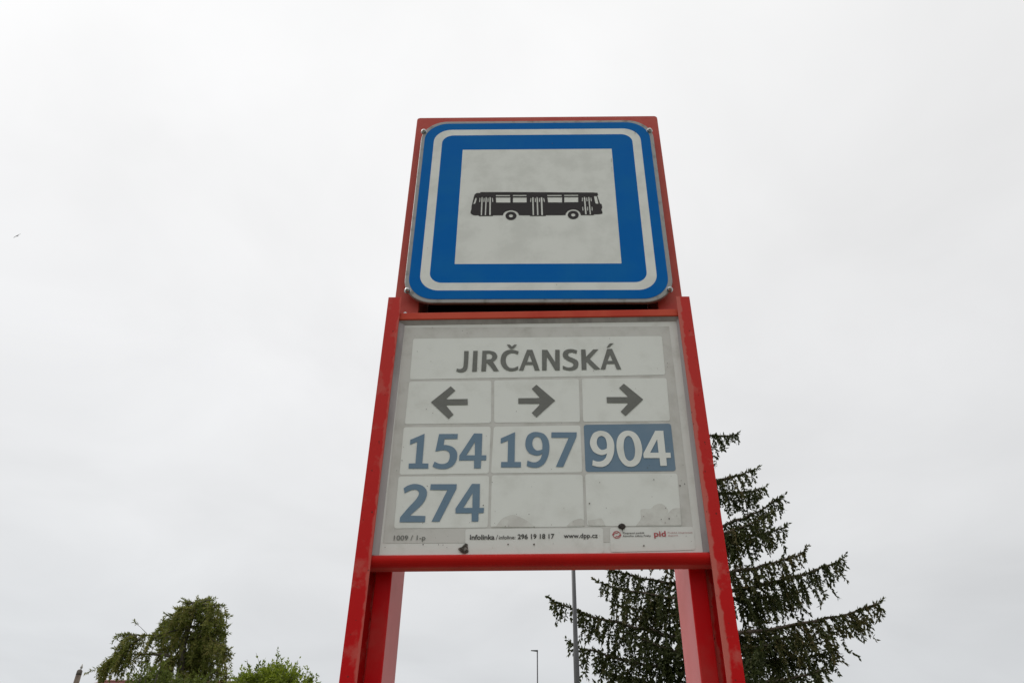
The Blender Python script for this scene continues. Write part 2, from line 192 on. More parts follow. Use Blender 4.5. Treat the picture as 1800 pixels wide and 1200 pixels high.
# ------------------------------------------------------------------ printed outlines, in mm on the sign / panel plane (x, z, smooth)
DATA = {'stop_name':[[[(-129.7,-360.6,0),(-121.7,-360.6,0),(-122.1,-392.6,1),(-124.8,-401.3,1),(-132.8,-404.6,1),(-141.4,-402.7,0),(-140.7,-396.6,0),(-135.5,-397.9,1),(-130.8,-395.5,1),(-129.4,-390.6,1)]],[[(-113.8,-360.3,0),(-106.1,-360.3,0),(-106.1,-403.0,0),(-114.1,-403.0,0)]],[[(-97.9,-360.1,0),(-85.2,-360.1,1),(-76.0,-363.3,1),(-71.7,-371.1,1),(-73.6,-377.9,1),(-78.8,-383.0,0),(-68.1,-402.1,0),(-77.3,-402.0,0),(-83.5,-392.1,1),(-89.8,-384.8,0),(-90.5,-402.4,0),(-98.4,-402.4,0)],[(-90.4,-366.1,0),(-85.0,-366.1,1),(-81.0,-369.1,1),(-80.3,-373.0,1),(-82.6,-377.2,1),(-90.3,-378.7,0)]],[[(-34.7,-361.2,0),(-35.9,-367.9,0),(-42.1,-365.2,1),(-49.5,-365.6,1),(-55.2,-371.1,1),(-56.9,-379.9,1),(-54.9,-388.7,1),(-49.9,-395.0,1),(-42.6,-395.5,1),(-35.1,-391.8,0),(-35.0,-398.6,0),(-41.7,-401.5,1),(-49.8,-401.8,1),(-58.8,-397.4,1),(-64.7,-387.7,1),(-65.6,-377.0,1),(-62.7,-366.1,1),(-55.4,-359.4,1),(-45.5,-358.0,1)]],[[(-55.6,-346.9,0),(-50.2,-347.0,0),(-46.6,-351.2,0),(-42.3,-347.0,0),(-37.7,-347.0,0),(-43.4,-356.0,0),(-50.1,-356.0,0)]],[[(-20.0,-358.0,0),(-10.7,-358.0,0),(1.8,-400.8,0),(-6.6,-400.8,0),(-9.8,-389.2,0),(-22.8,-389.2,0),(-26.2,-400.8,0),(-33.7,-400.8,0)],[(-15.7,-368.3,0),(-11.2,-383.4,0),(-19.8,-383.4,0)]],[[(6.0,-358.2,0),(15.3,-358.3,0),(28.5,-383.9,0),(29.0,-358.1,0),(36.8,-358.1,0),(36.1,-400.6,0),(28.4,-400.5,0),(14.2,-372.1,0),(13.6,-400.5,0),(5.9,-400.5,0)]],[[(67.3,-359.5,0),(65.8,-366.5,0),(59.3,-363.8,1),(53.6,-364.5,1),(51.0,-368.2,1),(52.9,-372.2,1),(60.6,-376.1,1),(67.0,-381.0,1),(68.5,-387.8,1),(66.1,-395.6,1),(59.8,-399.9,1),(51.7,-400.8,1),(41.2,-398.2,0),(41.4,-391.2,0),(50.3,-394.6,1),(56.8,-393.6,1),(60.0,-389.8,1),(58.3,-385.4,1),(50.6,-381.0,1),(43.8,-375.1,1),(41.9,-368.2,1),(44.6,-360.8,1),(51.3,-357.1,1),(59.5,-357.1,1)]],[[(74.0,-357.5,0),(81.8,-357.5,0),(82.2,-372.7,0),(95.0,-357.4,0),(104.2,-357.2,0),(88.2,-377.1,0),(105.7,-398.5,0),(95.1,-398.9,0),(82.4,-382.5,0),(81.7,-399.4,0),(73.6,-399.4,0)]],[[(119.4,-356.4,0),(127.9,-356.2,0),(141.1,-398.5,0),(133.2,-398.7,0),(130.4,-387.2,0),(116.8,-387.2,0),(113.8,-398.7,0),(106.1,-398.7,0)],[(123.6,-368.1,0),(127.4,-381.2,0),(118.8,-381.2,0)]],[[(124.5,-344.9,0),(131.6,-344.6,0),(122.4,-353.6,0),(118.3,-353.6,0)]]],'route_154':[[[(-186.6,-522.5,0),(-186.3,-575.5,0),(-176.5,-575.7,0),(-176.2,-584.5,0),(-207.5,-584.6,0),(-207.9,-575.8,0),(-197.3,-575.5,0),(-197.6,-537.2,0),(-208.9,-542.5,0),(-209.1,-533.7,0)]],[[(-162.9,-523.1,0),(-132.3,-522.8,0),(-132.6,-532.0,0),(-153.4,-532.1,0),(-154.3,-543.0,0),(-149.7,-543.0,1),(-139.5,-546.4,1),(-132.5,-554.9,1),(-131.5,-566.6,1),(-136.2,-578.2,1),(-145.7,-584.4,1),(-155.4,-585.3,1),(-163.0,-584.1,1),(-169.8,-580.8,0),(-166.9,-572.4,0),(-159.8,-575.8,1),(-151.5,-576.2,1),(-145.6,-572.9,1),(-143.2,-565.0,1),(-144.2,-557.4,1),(-149.1,-552.8,1),(-155.2,-552.2,1),(-166.9,-554.5,0)]],[[(-106.0,-521.9,0),(-92.5,-522.1,0),(-92.3,-561.1,0),(-84.7,-561.1,0),(-84.8,-569.8,0),(-92.7,-570.0,0),(-92.8,-583.9,0),(-103.5,-583.9,0),(-103.9,-570.0,0),(-127.9,-570.3,0),(-128.0,-561.7,0)],[(-103.9,-537.0,0),(-103.1,-561.1,0),(-116.6,-561.1,0)]]],'route_197':[[[(-39.2,-519.4,0),(-39.4,-572.6,0),(-29.2,-572.6,0),(-29.3,-582.0,0),(-60.8,-582.1,0),(-60.7,-572.7,0),(-50.5,-572.6,0),(-50.3,-534.7,0),(-62.2,-539.9,0),(-62.1,-530.7,0)]],[[(-3.3,-519.1,1),(7.5,-522.5,1),(14.3,-532.4,1),(16.3,-546.1,1),(14.7,-559.5,1),(10.0,-572.0,1),(3.2,-579.5,1),(-4.3,-582.4,1),(-12.6,-582.0,1),(-20.0,-579.6,0),(-18.8,-570.0,0),(-11.8,-572.8,1),(-4.3,-572.5,1),(1.8,-567.1,1),(4.9,-558.3,0),(-0.5,-560.8,1),(-6.5,-561.1,1),(-16.4,-556.7,1),(-21.7,-547.0,1),(-22.1,-535.9,1),(-18.7,-525.6,1),(-11.8,-520.2,1)],[(-3.3,-527.7,1),(2.0,-530.7,1),(4.9,-539.3,1),(4.9,-550.3,0),(0.4,-552.0,1),(-5.0,-551.9,1),(-9.9,-546.1,1),(-11.2,-538.5,1),(-8.7,-530.8,1)]],[[(19.9,-519.6,0),(61.1,-519.6,0),(60.4,-527.6,0),(37.7,-581.0,0),(26.0,-581.1,0),(47.7,-529.4,0),(19.7,-529.4,0)]]],'route_904':[[[(101.3,-516.7,1),(111.5,-520.6,1),(118.7,-531.8,1),(120.4,-545.3,1),(117.8,-560.6,1),(111.1,-573.7,1),(103.1,-579.8,1),(94.6,-581.1,1),(83.5,-578.5,0),(84.8,-569.1,0),(91.6,-571.5,1),(99.3,-570.5,1),(105.2,-565.3,1),(108.2,-557.3,0),(103.3,-559.6,1),(97.3,-560.1,1),(87.3,-554.9,1),(82.2,-544.4,1),(82.2,-533.8,1),(87.0,-522.6,1),(93.3,-518.2,1)],[(100.8,-526.2,1),(106.6,-529.9,1),(108.7,-539.6,1),(108.2,-548.2,0),(103.8,-550.6,1),(98.7,-550.6,1),(94.2,-545.4,1),(92.6,-537.7,1),(95.0,-529.4,1)]],[[(144.9,-516.3,1),(155.8,-521.0,1),(162.6,-533.7,1),(164.4,-552.9,1),(159.8,-569.9,1),(152.3,-578.3,1),(143.7,-580.6,1),(134.6,-577.4,1),(126.9,-565.3,1),(123.8,-547.2,1),(126.6,-529.9,1),(134.2,-519.6,1)],[(143.7,-525.9,1),(149.1,-529.3,1),(152.3,-539.5,1),(153.0,-552.9,1),(150.3,-565.2,1),(143.6,-570.4,1),(137.9,-566.2,1),(135.6,-555.8,1),(135.4,-542.4,1),(138.2,-530.8,1)]],[[(188.3,-516.5,0),(201.4,-516.5,0),(201.2,-555.8,0),(209.1,-555.8,0),(208.8,-564.8,0),(201.4,-565.1,0),(201.2,-578.6,0),(190.8,-578.9,0),(190.8,-565.3,0),(165.7,-565.3,0),(165.7,-557.6,0)],[(190.0,-532.1,0),(190.1,-555.8,0),(176.7,-555.9,0)]]],'route_274':[[[(-212.2,-618.1,0),(-205.5,-613.4,1),(-195.4,-610.8,1),(-184.0,-613.4,1),(-176.8,-620.1,1),(-175.0,-627.7,1),(-177.4,-637.8,1),(-184.4,-648.6,1),(-198.8,-663.1,0),(-174.7,-663.5,0),(-174.7,-673.5,0),(-213.5,-673.7,0),(-213.3,-665.8,0),(-202.2,-650.4,1),(-191.6,-637.0,1),(-187.9,-629.5,1),(-188.3,-624.0,1),(-193.0,-620.6,1),(-200.8,-621.5,1),(-210.0,-626.6,0)]],[[(-170.3,-611.2,0),(-129.4,-611.0,0),(-129.7,-619.1,0),(-152.7,-672.6,0),(-164.7,-672.6,0),(-143.5,-620.9,0),(-170.6,-620.8,0)]],[[(-105.6,-610.3,0),(-93.1,-610.5,0),(-92.4,-650.1,0),(-85.3,-650.0,0),(-85.8,-658.2,0),(-93.5,-658.5,0),(-93.4,-672.1,0),(-103.6,-672.1,0),(-104.0,-658.8,0),(-128.8,-659.1,0),(-129.2,-651.3,0)],[(-104.0,-625.8,0),(-103.3,-650.1,0),(-117.2,-650.2,0)]]],'arrow_a':[[[(-180.7,-463.6,0),(-149.1,-432.4,0),(-140.9,-440.8,0),(-154.4,-455.9,1),(-154.3,-457.8,0),(-119.3,-457.1,0),(-118.7,-468.7,0),(-153.6,-468.8,0),(-153.5,-471.2,1),(-141.5,-486.8,0),(-148.9,-495.1,0)]]],'arrow_b':[[[(27.1,-460.1,0),(-3.9,-429.2,0),(-11.9,-437.3,0),(0.8,-453.4,1),(0.8,-455.2,0),(-34.4,-455.6,0),(-34.4,-466.2,0),(0.7,-466.2,0),(0.7,-468.6,1),(-12.0,-483.7,0),(-4.2,-492.0,0)]]],'arrow_c':[[[(173.8,-457.9,0),(143.5,-427.0,0),(135.0,-435.8,0),(148.0,-451.5,1),(147.8,-453.3,0),(113.1,-453.3,0),(113.0,-464.6,0),(147.0,-464.6,0),(146.9,-467.0,1),(134.7,-481.1,0),(142.2,-489.4,0)]]],'c_title':[[[(-221.4,-333.8,0),(216.9,-328.7,0),(215.2,-409.1,0),(-220.2,-418.5,0)]]],'c_a1':[[[(-220.7,-422.6,0),(-80.5,-420.8,0),(-78.7,-502.4,0),(-220.8,-504.7,0)]]],'c_a2':[[[(-75.9,-420.1,0),(68.1,-417.3,0),(67.0,-500.4,0),(-73.8,-501.6,0)]]],'c_a3':[[[(73.3,-416.7,0),(216.5,-415.4,0),(214.3,-498.2,0),(72.2,-499.9,0)]]],'c_b1':[[[(-222.0,-510.2,0),(-79.1,-509.0,0),(-79.7,-592.3,0),(-221.1,-595.0,0)]]],'c_b2':[[[(-74.2,-509.0,0),(67.3,-506.4,0),(67.4,-589.9,0),(-76.4,-592.3,0)]]],'c_b3':[[[(72.9,-505.4,0),(215.0,-502.9,0),(214.4,-587.3,0),(72.6,-589.2,0)]]],'c_c1':[[[(-222.3,-598.2,0),(-79.0,-596.6,0),(-78.9,-681.2,0),(-221.1,-683.4,0)]]],'c_c2':[[[(-75.1,-595.5,0),(67.7,-594.1,0),(67.1,-679.1,0),(-74.7,-681.2,0)]]],'c_c3':[[[(71.7,-593.0,0),(216.1,-591.4,0),(213.4,-677.5,0),(71.4,-678.1,0)]]],'grey':[[[(-238.7,-309.3,0),(231.7,-307.7,0),(230.0,-678.4,0),(229.4,-702.0,0),(-235.6,-706.6,0)]]],'stk1':[[[(-112.7,-683.8,0),(95.3,-681.0,0),(94.1,-720.1,0),(-110.8,-724.7,0)]]],'stk2':[[[(105.6,-680.7,0),(231.3,-678.5,0),(229.7,-714.2,0),(104.3,-718.3,0)]]],'stain':[[[(-72.4,-679.8,0),(-65.9,-678.8,0),(-56.8,-667.0,1),(-42.8,-661.3,1),(-33.3,-663.3,1),(-22.0,-668.8,1),(-8.9,-678.5,1),(-8.0,-680.1,0),(-72.4,-680.9,0)]],[[(40.8,-678.3,0),(48.5,-670.8,1),(61.7,-666.4,1),(66.9,-668.4,0),(67.2,-678.1,0)]],[[(144.9,-677.4,0),(153.2,-666.0,1),(154.7,-651.7,1),(168.5,-650.5,1),(176.6,-644.0,1),(187.1,-642.4,1),(195.3,-651.0,1),(193.4,-658.9,1),(202.9,-650.3,1),(214.6,-648.9,0),(213.1,-676.5,0)]],[[(72.4,-669.3,0),(86.0,-667.3,1),(93.5,-666.3,1),(97.7,-674.1,1),(98.8,-677.6,0),(74.3,-677.7,0)]]],'mud':[[[(120.9,-675.2,1),(125.1,-674.4,1),(129.1,-677.8,1),(127.5,-682.1,1),(125.2,-683.7,1),(124.0,-689.9,0),(123.3,-683.7,1),(118.6,-681.8,1),(118.1,-678.3,1)]]],'mud2':[[[(-110.9,-706.4,0),(-108.0,-707.9,1),(-107.6,-712.2,1),(-106.3,-719.0,1),(-109.2,-721.7,1),(-114.9,-721.5,1),(-120.8,-716.7,1),(-121.4,-713.8,1),(-116.3,-711.8,1),(-114.1,-708.4,1)]]],'specks':[(-189.1,-310.9,0.75),(-219.1,-571.0,0.75),(76.4,-642.7,1.2),(178.3,-602.6,0.9),(218.0,-612.6,1.27),(225.3,-609.7,0.98),(195.8,-666.5,1.2),(183.7,-667.5,0.75),(189.2,-672.9,0.75),(154.1,-708.9,1.2),(-174.7,-708.9,0.98),(-151.6,-708.8,0.68),(-144.8,-709.2,0.68),(-9.0,-707.6,1.5),(-47.7,-707.8,1.2),(93.5,-401.7,0.75),(-102.0,-303.6,0.75),(-134.9,-317.9,0.68),(-244.5,-636.6,1.65),(-86.8,-646.2,0.9),(93.8,-607.8,0.68)],'bus':[[[(-128.6,18.0,0),(-127.3,25.2,0),(-123.6,28.8,1),(-116.5,29.5,0),(-115.3,31.7,0),(-71.4,31.6,0),(6.3,30.5,0),(110.4,28.8,0),(121.6,27.9,0),(122.9,21.8,0),(120.8,20.3,0),(125.4,-2.3,0),(128.2,-4.0,1),(129.0,-13.1,1),(127.1,-18.1,0),(128.7,-25.4,1),(127.3,-30.1,1),(111.8,-31.8,0),(110.9,-33.7,0),(86.0,-33.5,0),(84.2,-26.2,1),(79.5,-20.4,1),(71.4,-17.8,1),(63.2,-20.2,1),(57.7,-26.0,1),(55.3,-33.3,0),(16.5,-33.2,0),(16.5,-35.3,0),(-14.5,-35.1,0),(-15.4,-33.3,0),(-36.6,-32.9,0),(-39.1,-26.4,1),(-44.0,-21.7,1),(-52.9,-19.2,1),(-61.3,-21.6,1),(-66.5,-26.2,1),(-68.8,-32.7,0),(-87.6,-32.8,0),(-88.8,-34.6,0),(-115.8,-34.8,0),(-117.5,-32.6,0),(-126.9,-32.0,1),(-133.2,-26.3,1),(-132.1,-15.6,0),(-132.1,-6.6,0)]],[[(81.7,-33.0,0),(81.4,-35.2,0),(80.7,-37.3,0),(79.7,-39.3,0),(78.2,-41.0,0),(76.5,-42.4,0),(74.6,-43.4,0),(72.6,-44.0,0),(70.5,-44.2,0),(68.4,-44.0,0),(66.3,-43.3,0),(64.5,-42.3,0),(62.9,-40.9,0),(61.6,-39.2,0),(60.6,-37.2,0),(60.1,-35.1,0),(59.9,-32.8,0),(60.2,-30.6,0),(60.9,-28.5,0),(61.9,-26.5,0),(63.3,-24.8,0),(65.0,-23.4,0),(67.0,-22.4,0),(69.0,-21.7,0),(71.2,-21.5,0),(73.3,-21.8,0),(75.3,-22.4,0),(77.2,-23.5,0),(78.8,-24.9,0),(80.1,-26.7,0),(81.0,-28.7,0),(81.6,-30.8,0)],[(75.0,-33.0,0),(74.9,-33.8,0),(74.6,-34.6,0),(74.2,-35.3,0),(73.7,-35.9,0),(73.0,-36.5,0),(72.3,-36.8,0),(71.5,-37.1,0),(70.7,-37.1,0),(69.9,-37.1,0),(69.1,-36.8,0),(68.4,-36.4,0),(67.8,-35.9,0),(67.3,-35.2,0),(66.9,-34.5,0),(66.7,-33.7,0),(66.7,-32.9,0),(66.8,-32.1,0),(67.0,-31.3,0),(67.4,-30.6,0),(68.0,-29.9,0),(68.6,-29.4,0),(69.3,-29.0,0),(70.1,-28.8,0),(70.9,-28.7,0),(71.7,-28.8,0),(72.5,-29.0,0),(73.2,-29.4,0),(73.8,-30.0,0),(74.3,-30.6,0),(74.7,-31.3,0),(74.9,-32.1,0)]],[[(-41.7,-34.5,0),(-41.9,-36.7,0),(-42.5,-38.8,0),(-43.5,-40.7,0),(-44.8,-42.4,0),(-46.5,-43.8,0),(-48.3,-44.9,0),(-50.4,-45.5,0),(-52.5,-45.7,0),(-54.6,-45.4,0),(-56.7,-44.8,0),(-58.6,-43.7,0),(-60.2,-42.3,0),(-61.6,-40.6,0),(-62.7,-38.6,0),(-63.3,-36.5,0),(-63.6,-34.3,0),(-63.4,-32.1,0),(-62.8,-30.0,0),(-61.8,-28.0,0),(-60.5,-26.3,0),(-58.9,-24.9,0),(-57.0,-23.8,0),(-54.9,-23.2,0),(-52.8,-23.0,0),(-50.7,-23.2,0),(-48.6,-23.9,0),(-46.7,-25.0,0),(-45.0,-26.4,0),(-43.6,-28.1,0),(-42.6,-30.1,0),(-41.9,-32.2,0)],[(-48.5,-34.4,0),(-48.6,-35.2,0),(-48.8,-36.0,0),(-49.2,-36.8,0),(-49.7,-37.4,0),(-50.3,-37.9,0),(-51.0,-38.3,0),(-51.8,-38.5,0),(-52.6,-38.6,0),(-53.4,-38.5,0),(-54.2,-38.3,0),(-54.9,-37.9,0),(-55.5,-37.4,0),(-56.1,-36.7,0),(-56.5,-36.0,0),(-56.7,-35.2,0),(-56.8,-34.4,0),(-56.7,-33.5,0),(-56.5,-32.7,0),(-56.1,-32.0,0),(-55.6,-31.4,0),(-55.0,-30.8,0),(-54.3,-30.5,0),(-53.5,-30.2,0),(-52.7,-30.1,0),(-51.9,-30.2,0),(-51.1,-30.5,0),(-50.4,-30.9,0),(-49.7,-31.4,0),(-49.2,-32.1,0),(-48.8,-32.8,0),(-48.6,-33.6,0)]]],'buswin':[[[(-125.0,16.0,1),(-122.8,15.1,1),(-123.5,7.0,1),(-125.7,-0.9,1),(-128.5,-0.7,1),(-126.9,7.1,1)]],[[(-117.1,15.6,0),(-115.1,15.6,0),(-115.2,4.1,0),(-117.2,4.1,0)]],[[(-108.6,15.6,0),(-106.6,15.5,0),(-106.7,4.1,0),(-108.7,4.1,0)]],[[(-100.5,15.5,0),(-98.5,15.5,0),(-98.6,4.0,0),(-100.6,4.0,0)]],[[(-91.8,15.4,0),(-89.8,15.4,0),(-88.8,3.9,0),(-90.8,3.9,0)]],[[(-113.2,17.6,0),(-110.5,17.5,0),(-110.3,-32.1,0),(-112.9,-32.1,0)]],[[(-104.8,17.5,0),(-102.3,17.5,0),(-102.4,-32.1,0),(-104.8,-32.1,0)]],[[(-96.9,17.4,0),(-93.9,17.4,0),(-93.0,-32.2,0),(-95.9,-32.2,0)]],[[(-84.1,23.3,0),(-55.3,23.1,0),(-55.3,19.6,0),(-84.0,19.9,0)]],[[(-83.9,16.5,0),(-54.6,16.3,0),(-54.4,1.9,0),(-83.3,2.2,0)]],[[(-49.5,23.4,0),(-21.9,23.2,0),(-21.9,19.7,0),(-49.5,19.9,0)]],[[(-49.4,16.2,0),(-21.6,16.0,0),(-21.7,2.0,0),(-49.3,2.2,0)]],[[(20.1,22.7,0),(49.1,22.5,0),(49.1,19.1,0),(20.0,19.4,0)]],[[(20.2,16.0,0),(49.9,15.8,0),(49.6,1.5,0),(21.4,1.7,0)]],[[(54.1,22.9,0),(82.3,22.7,0),(82.2,19.4,0),(54.0,19.7,0)]],[[(54.2,16.2,0),(82.4,16.2,0),(81.9,2.0,0),(53.8,1.8,0)]],[[(114.4,17.6,1),(118.6,18.9,1),(119.7,17.8,1),(122.2,-2.3,0),(117.3,-2.5,0),(116.0,0.6,1)]],[[(-14.0,14.5,0),(-12.1,14.4,0),(-12.7,3.3,0),(-14.7,3.3,0)]],[[(-5.2,14.4,0),(-3.2,14.4,0),(-3.1,3.2,0),(-5.0,3.3,0)]],[[(3.0,14.3,0),(5.0,14.3,0),(5.3,3.2,0),(3.3,3.2,0)]],[[(11.7,14.2,0),(13.7,14.2,0),(15.0,3.1,0),(13.0,3.1,0)]],[[(-10.6,16.7,0),(-7.7,16.7,0),(-6.8,-32.8,0),(-9.6,-32.8,0)]],[[(-1.8,16.7,0),(0.9,16.6,0),(1.8,-32.9,0),(-0.8,-32.9,0)]],[[(6.7,16.6,0),(10.0,16.6,0),(10.7,-32.9,0),(7.5,-32.9,0)]],[[(89.8,15.1,0),(91.6,15.1,0),(91.0,4.2,0),(89.2,4.2,0)]],[[(98.4,15.0,0),(100.2,15.0,0),(100.6,4.1,0),(98.7,4.2,0)]],[[(106.9,15.0,0),(108.7,15.0,0),(109.1,4.1,0),(107.3,4.1,0)]],[[(89.3,-10.5,0),(91.1,-10.5,0),(91.5,-21.2,0),(89.7,-21.2,0)]],[[(99.1,-10.6,0),(100.9,-10.6,0),(100.8,-21.3,0),(99.0,-21.3,0)]],[[(108.0,-10.7,0),(109.8,-10.7,0),(109.6,-21.4,0),(107.8,-21.4,0)]],[[(93.4,16.8,0),(96.4,16.8,0),(97.4,-31.7,0),(94.4,-31.7,0)]],[[(102.4,16.7,0),(104.9,16.7,0),(105.9,-31.7,0),(103.5,-31.7,0)]]]}

# ------------------------------------------------------------------ helpers
def link(name, me, m, parent=None, loc=None):
    o = bpy.data.objects.new(name, me); col.objects.link(o)
    if m is not None: me.materials.append(m)
    if parent: o.parent = parent
    if loc is not None: o.location = loc
    return o
def thing(name, label, cat, loc=(0, 0, 0), group=None):
    o = bpy.data.objects.new(name, None); col.objects.link(o); o.location = loc; o.empty_display_size = .3
    o['label'] = label; o['category'] = cat
    if group: o['group'] = group
    return o
def structure(name, me, m, kind='structure'):
    o = link(name, me, m); o['kind'] = kind; return o
def add_box(bm, a, b):
    vs = [bm.verts.new((x, y, z)) for x in (a[0], b[0]) for y in (a[1], b[1]) for z in (a[2], b[2])]
    for f in ((0, 1, 3, 2), (4, 6, 7, 5), (0, 4, 5, 1), (2, 3, 7, 6), (0, 2, 6, 4), (1, 5, 7, 3)): bm.faces.new([vs[i] for i in f])
def add_tube(bm, pts, rad, n=8, cap=True):
    pts = [Vector(p) for p in pts]; rings = []
    for i, p in enumerate(pts):
        d = (pts[min(i+1, len(pts)-1)] - pts[max(i-1, 0)]).normalized()
        s = d.cross(Vector((.13, .97, .2)) if abs(d.z) > .9 else Vector((0, 0, 1))).normalized(); t = s.cross(d)
        r = rad[i] if isinstance(rad, (list, tuple)) else rad
        rings.append([bm.verts.new(p + (s*math.cos(2*math.pi*k/n) + t*math.sin(2*math.pi*k/n))*r) for k in range(n)])
    for a, b in zip(rings, rings[1:]):
        for k in range(n): bm.faces.new((a[k], a[(k+1) % n], b[(k+1) % n], b[k])).smooth = n > 6
    if cap: bm.faces.new(rings[0]); bm.faces.new(list(reversed(rings[-1])))
def add_prism(bm, poly, y0, y1):
    """poly: (x, z) outline, extruded from y0 to y1"""
    a = [bm.verts.new((x, y0, z)) for x, z in poly]; b = [bm.verts.new((x, y1, z)) for x, z in poly]; n = len(poly)
    bm.faces.new(a); bm.faces.new(list(reversed(b)))
    for i in range(n): bm.faces.new((a[i], b[i], b[(i+1) % n], a[(i+1) % n]))
def done(bm, name, bevel=0, seg=2):
    bmesh.ops.recalc_face_normals(bm, faces=bm.faces)
    if bevel:
        es = [e for e in bm.edges if len(e.link_faces) == 2 and e.calc_face_angle(0) > .6]
        bmesh.ops.bevel(bm, geom=es, offset=bevel, segments=seg, affect='EDGES', profile=.5, clamp_overlap=True)
    me = bpy.data.meshes.new(name); bm.to_mesh(me); bm.free(); return me
def rrect(x0, z0, x1, z1, r, n=8):
    out = []
    for cx, cz, a0 in ((x1-r, z1-r, 0), (x0+r, z1-r, 90), (x0+r, z0+r, 180), (x1-r, z0+r, 270)):
        for k in range(n+1):
            a = R(a0 + 90*k/n); out.append((cx + r*math.cos(a), cz + r*math.sin(a)))
    return out
def smooth_loop(pts):
    """pts: (x, z, smooth) -> outline; corners stay sharp, smooth points are splined through"""
    n = len(pts); P = [Vector((p[0], p[1])) for p in pts]; out = []
    for i in range(n):
        j = (i+1) % n; a, b = P[i], P[j]; out.append(a.copy())
        if not (pts[i][2] or pts[j][2]): continue
        ta = (P[j] - P[i-1])*.5 if pts[i][2] else (b - a)
        tb = (P[(j+1) % n] - P[i])*.5 if pts[j][2] else (b - a)
        la = (b-a).length
        if ta.length > 1.2*la: ta *= 1.2*la/ta.length
        if tb.length > 1.2*la: tb *= 1.2*la/tb.length
        for k in range(1, 6):
            t = k/6; t2 = t*t; t3 = t2*t
            out.append(a*(2*t3-3*t2+1) + ta*(t3-2*t2+t) + b*(-2*t3+3*t2) + tb*(t3-t2))
    return [(p.x, p.y) for p in out]
def flat(name, shapes, y, m, parent, s=.001):
    """printed sheet: each shape = [outline, hole, ...] of (x, z) on the plane y"""
    verts, faces = [], []
    for loops in shapes:
        o0 = loops[0][0]; ls = [[Vector((p[0]-o0[0], p[1]-o0[1], 0)) for p in l] for l in loops]
        base = len(verts)
        for l in loops: verts += [(p[0]*s, y, p[1]*s) for p in l]
        if len(loops) == 1:
            l = loops[0]; area = sum(p[0]*q[1] - q[0]*p[1] for p, q in zip(l, l[1:] + l[:1]))
            f = list(range(base, base+len(l))); faces.append(f if area > 0 else f[::-1]); continue
        for tri in geometry.tessellate_polygon(ls):
            a, b, c = [verts[base+i] for i in tri]
            if (b[0]-a[0])*(c[2]-a[2]) - (b[2]-a[2])*(c[0]-a[0]) < 0: tri = tri[::-1]
            faces.append([base+i for i in tri])
    me = bpy.data.meshes.new(name); me.from_pydata(verts, [], faces); return link(name, me, m, parent)
def outline(key): return [[smooth_loop(l) for l in sh] for sh in DATA[key]]

# ------------------------------------------------------------------ ground
bm = bmesh.new(); bmesh.ops.create_grid(bm, x_segments=40, y_segments=40, size=1500)
structure('ground', done(bm, 'ground'), M['grass']).location = (0, 0, -.02)
bm = bmesh.new(); add_box(bm, (-120, -1.6, -.2), (120, 2.6, 0)); structure('pavement', done(bm, 'pavement'), M['paving'])
bm = bmesh.new(); add_box(bm, (-120, -1.75, -.2), (120, -1.602, .004)); structure('kerb', done(bm, 'kerb', .01), M['kerb'])
bm = bmesh.new(); add_box(bm, (-120, -9.2, -.2), (120, -1.752, -.012)); road = structure('road', done(bm, 'road'), M['asphalt'])
road.location.z = -.1 + .09
bm = bmesh.new()
for k in range(-12, 13): add_box(bm, (k*6-1.5, -5.55, -.02), (k*6+1.5, -5.43, -.014))
mk = structure('road_marking', done(bm, 'road_marking'), M['line'])

# ------------------------------------------------------------------ the bus stop
stop = thing('bus_stop_post', 'red steel bus stop post with a blue bus sign over a white JIRČANSKÁ panel', 'bus stop', (0, 0, 0))
def Zs(z): return z + Z0
PF, PB = .025, .142                    # front and back of the two flat posts
TOP = .2885
for s in (-1, 1):
    bm = bmesh.new(); x0, x1 = sorted((s*.2225, s*.2478))
    add_box(bm, (x0, PF, .012), (x1, PB, Zs(TOP-.006)))
    link('post', done(bm, 'post', .0025, 3), M['red_post'], stop)
    bm = bmesh.new(); add_box(bm, (x0-.03, PF-.03, 0), (x1+.03, PB+.03, .011)); link('base_plate', done(bm, 'base_plate', .002), M['red_post'], stop)
# header: a folded red sheet over the posts, the sign bolted on its front
bm = bmesh.new(); up_ = rrect(-.2682, Zs(-.29), .2682, Zs(TOP), .007, 4)
add_prism(bm, [p for p in up_ if p[1] > Zs(0)] + [(-.2682, Zs(-.292)), (-.2222, Zs(-.292)), (-.2222, Zs(-.18)), (.2222, Zs(-.18)), (.2222, Zs(-.292)), (.2682, Zs(-.292))], PF-.0035, PF-.0005)
link('header_sheet', done(bm, 'header_sheet', .0005, 1), M['red_head'], stop)
bm = bmesh.new(); add_box(bm, (-.2682, PF-.0002, Zs(TOP-.0038)), (.2682, PB+.003, Zs(TOP-.0005))); link('header_cap', done(bm, 'header_cap', .001), M['red_head'], stop)
for s in (-1, 1):
    bm = bmesh.new(); x0, x1 = sorted((s*.2648, s*.2678)); add_box(bm, (x0, PF-.0003, Zs(-.292)), (x1, PB+.002, Zs(TOP-.004)))
    link('header_side', done(bm, 'header_side'), M['red_head'], stop)
bm = bmesh.new(); add_box(bm, (-.2222, PB-.012, Zs(-.33)), (.2222, PB-.008, Zs(TOP-.006))); link('rear_sheet', done(bm, 'rear_sheet'), M['interior_shade'], stop)
bm = bmesh.new(); add_box(bm, (-.2222, .009, Zs(-.334)), (.2222, PB-.008, Zs(-.331))); link('header_light_block', done(bm, 'header_light_block'), M['interior_shade'], stop)  # unseen plate added to keep light out of the header from below

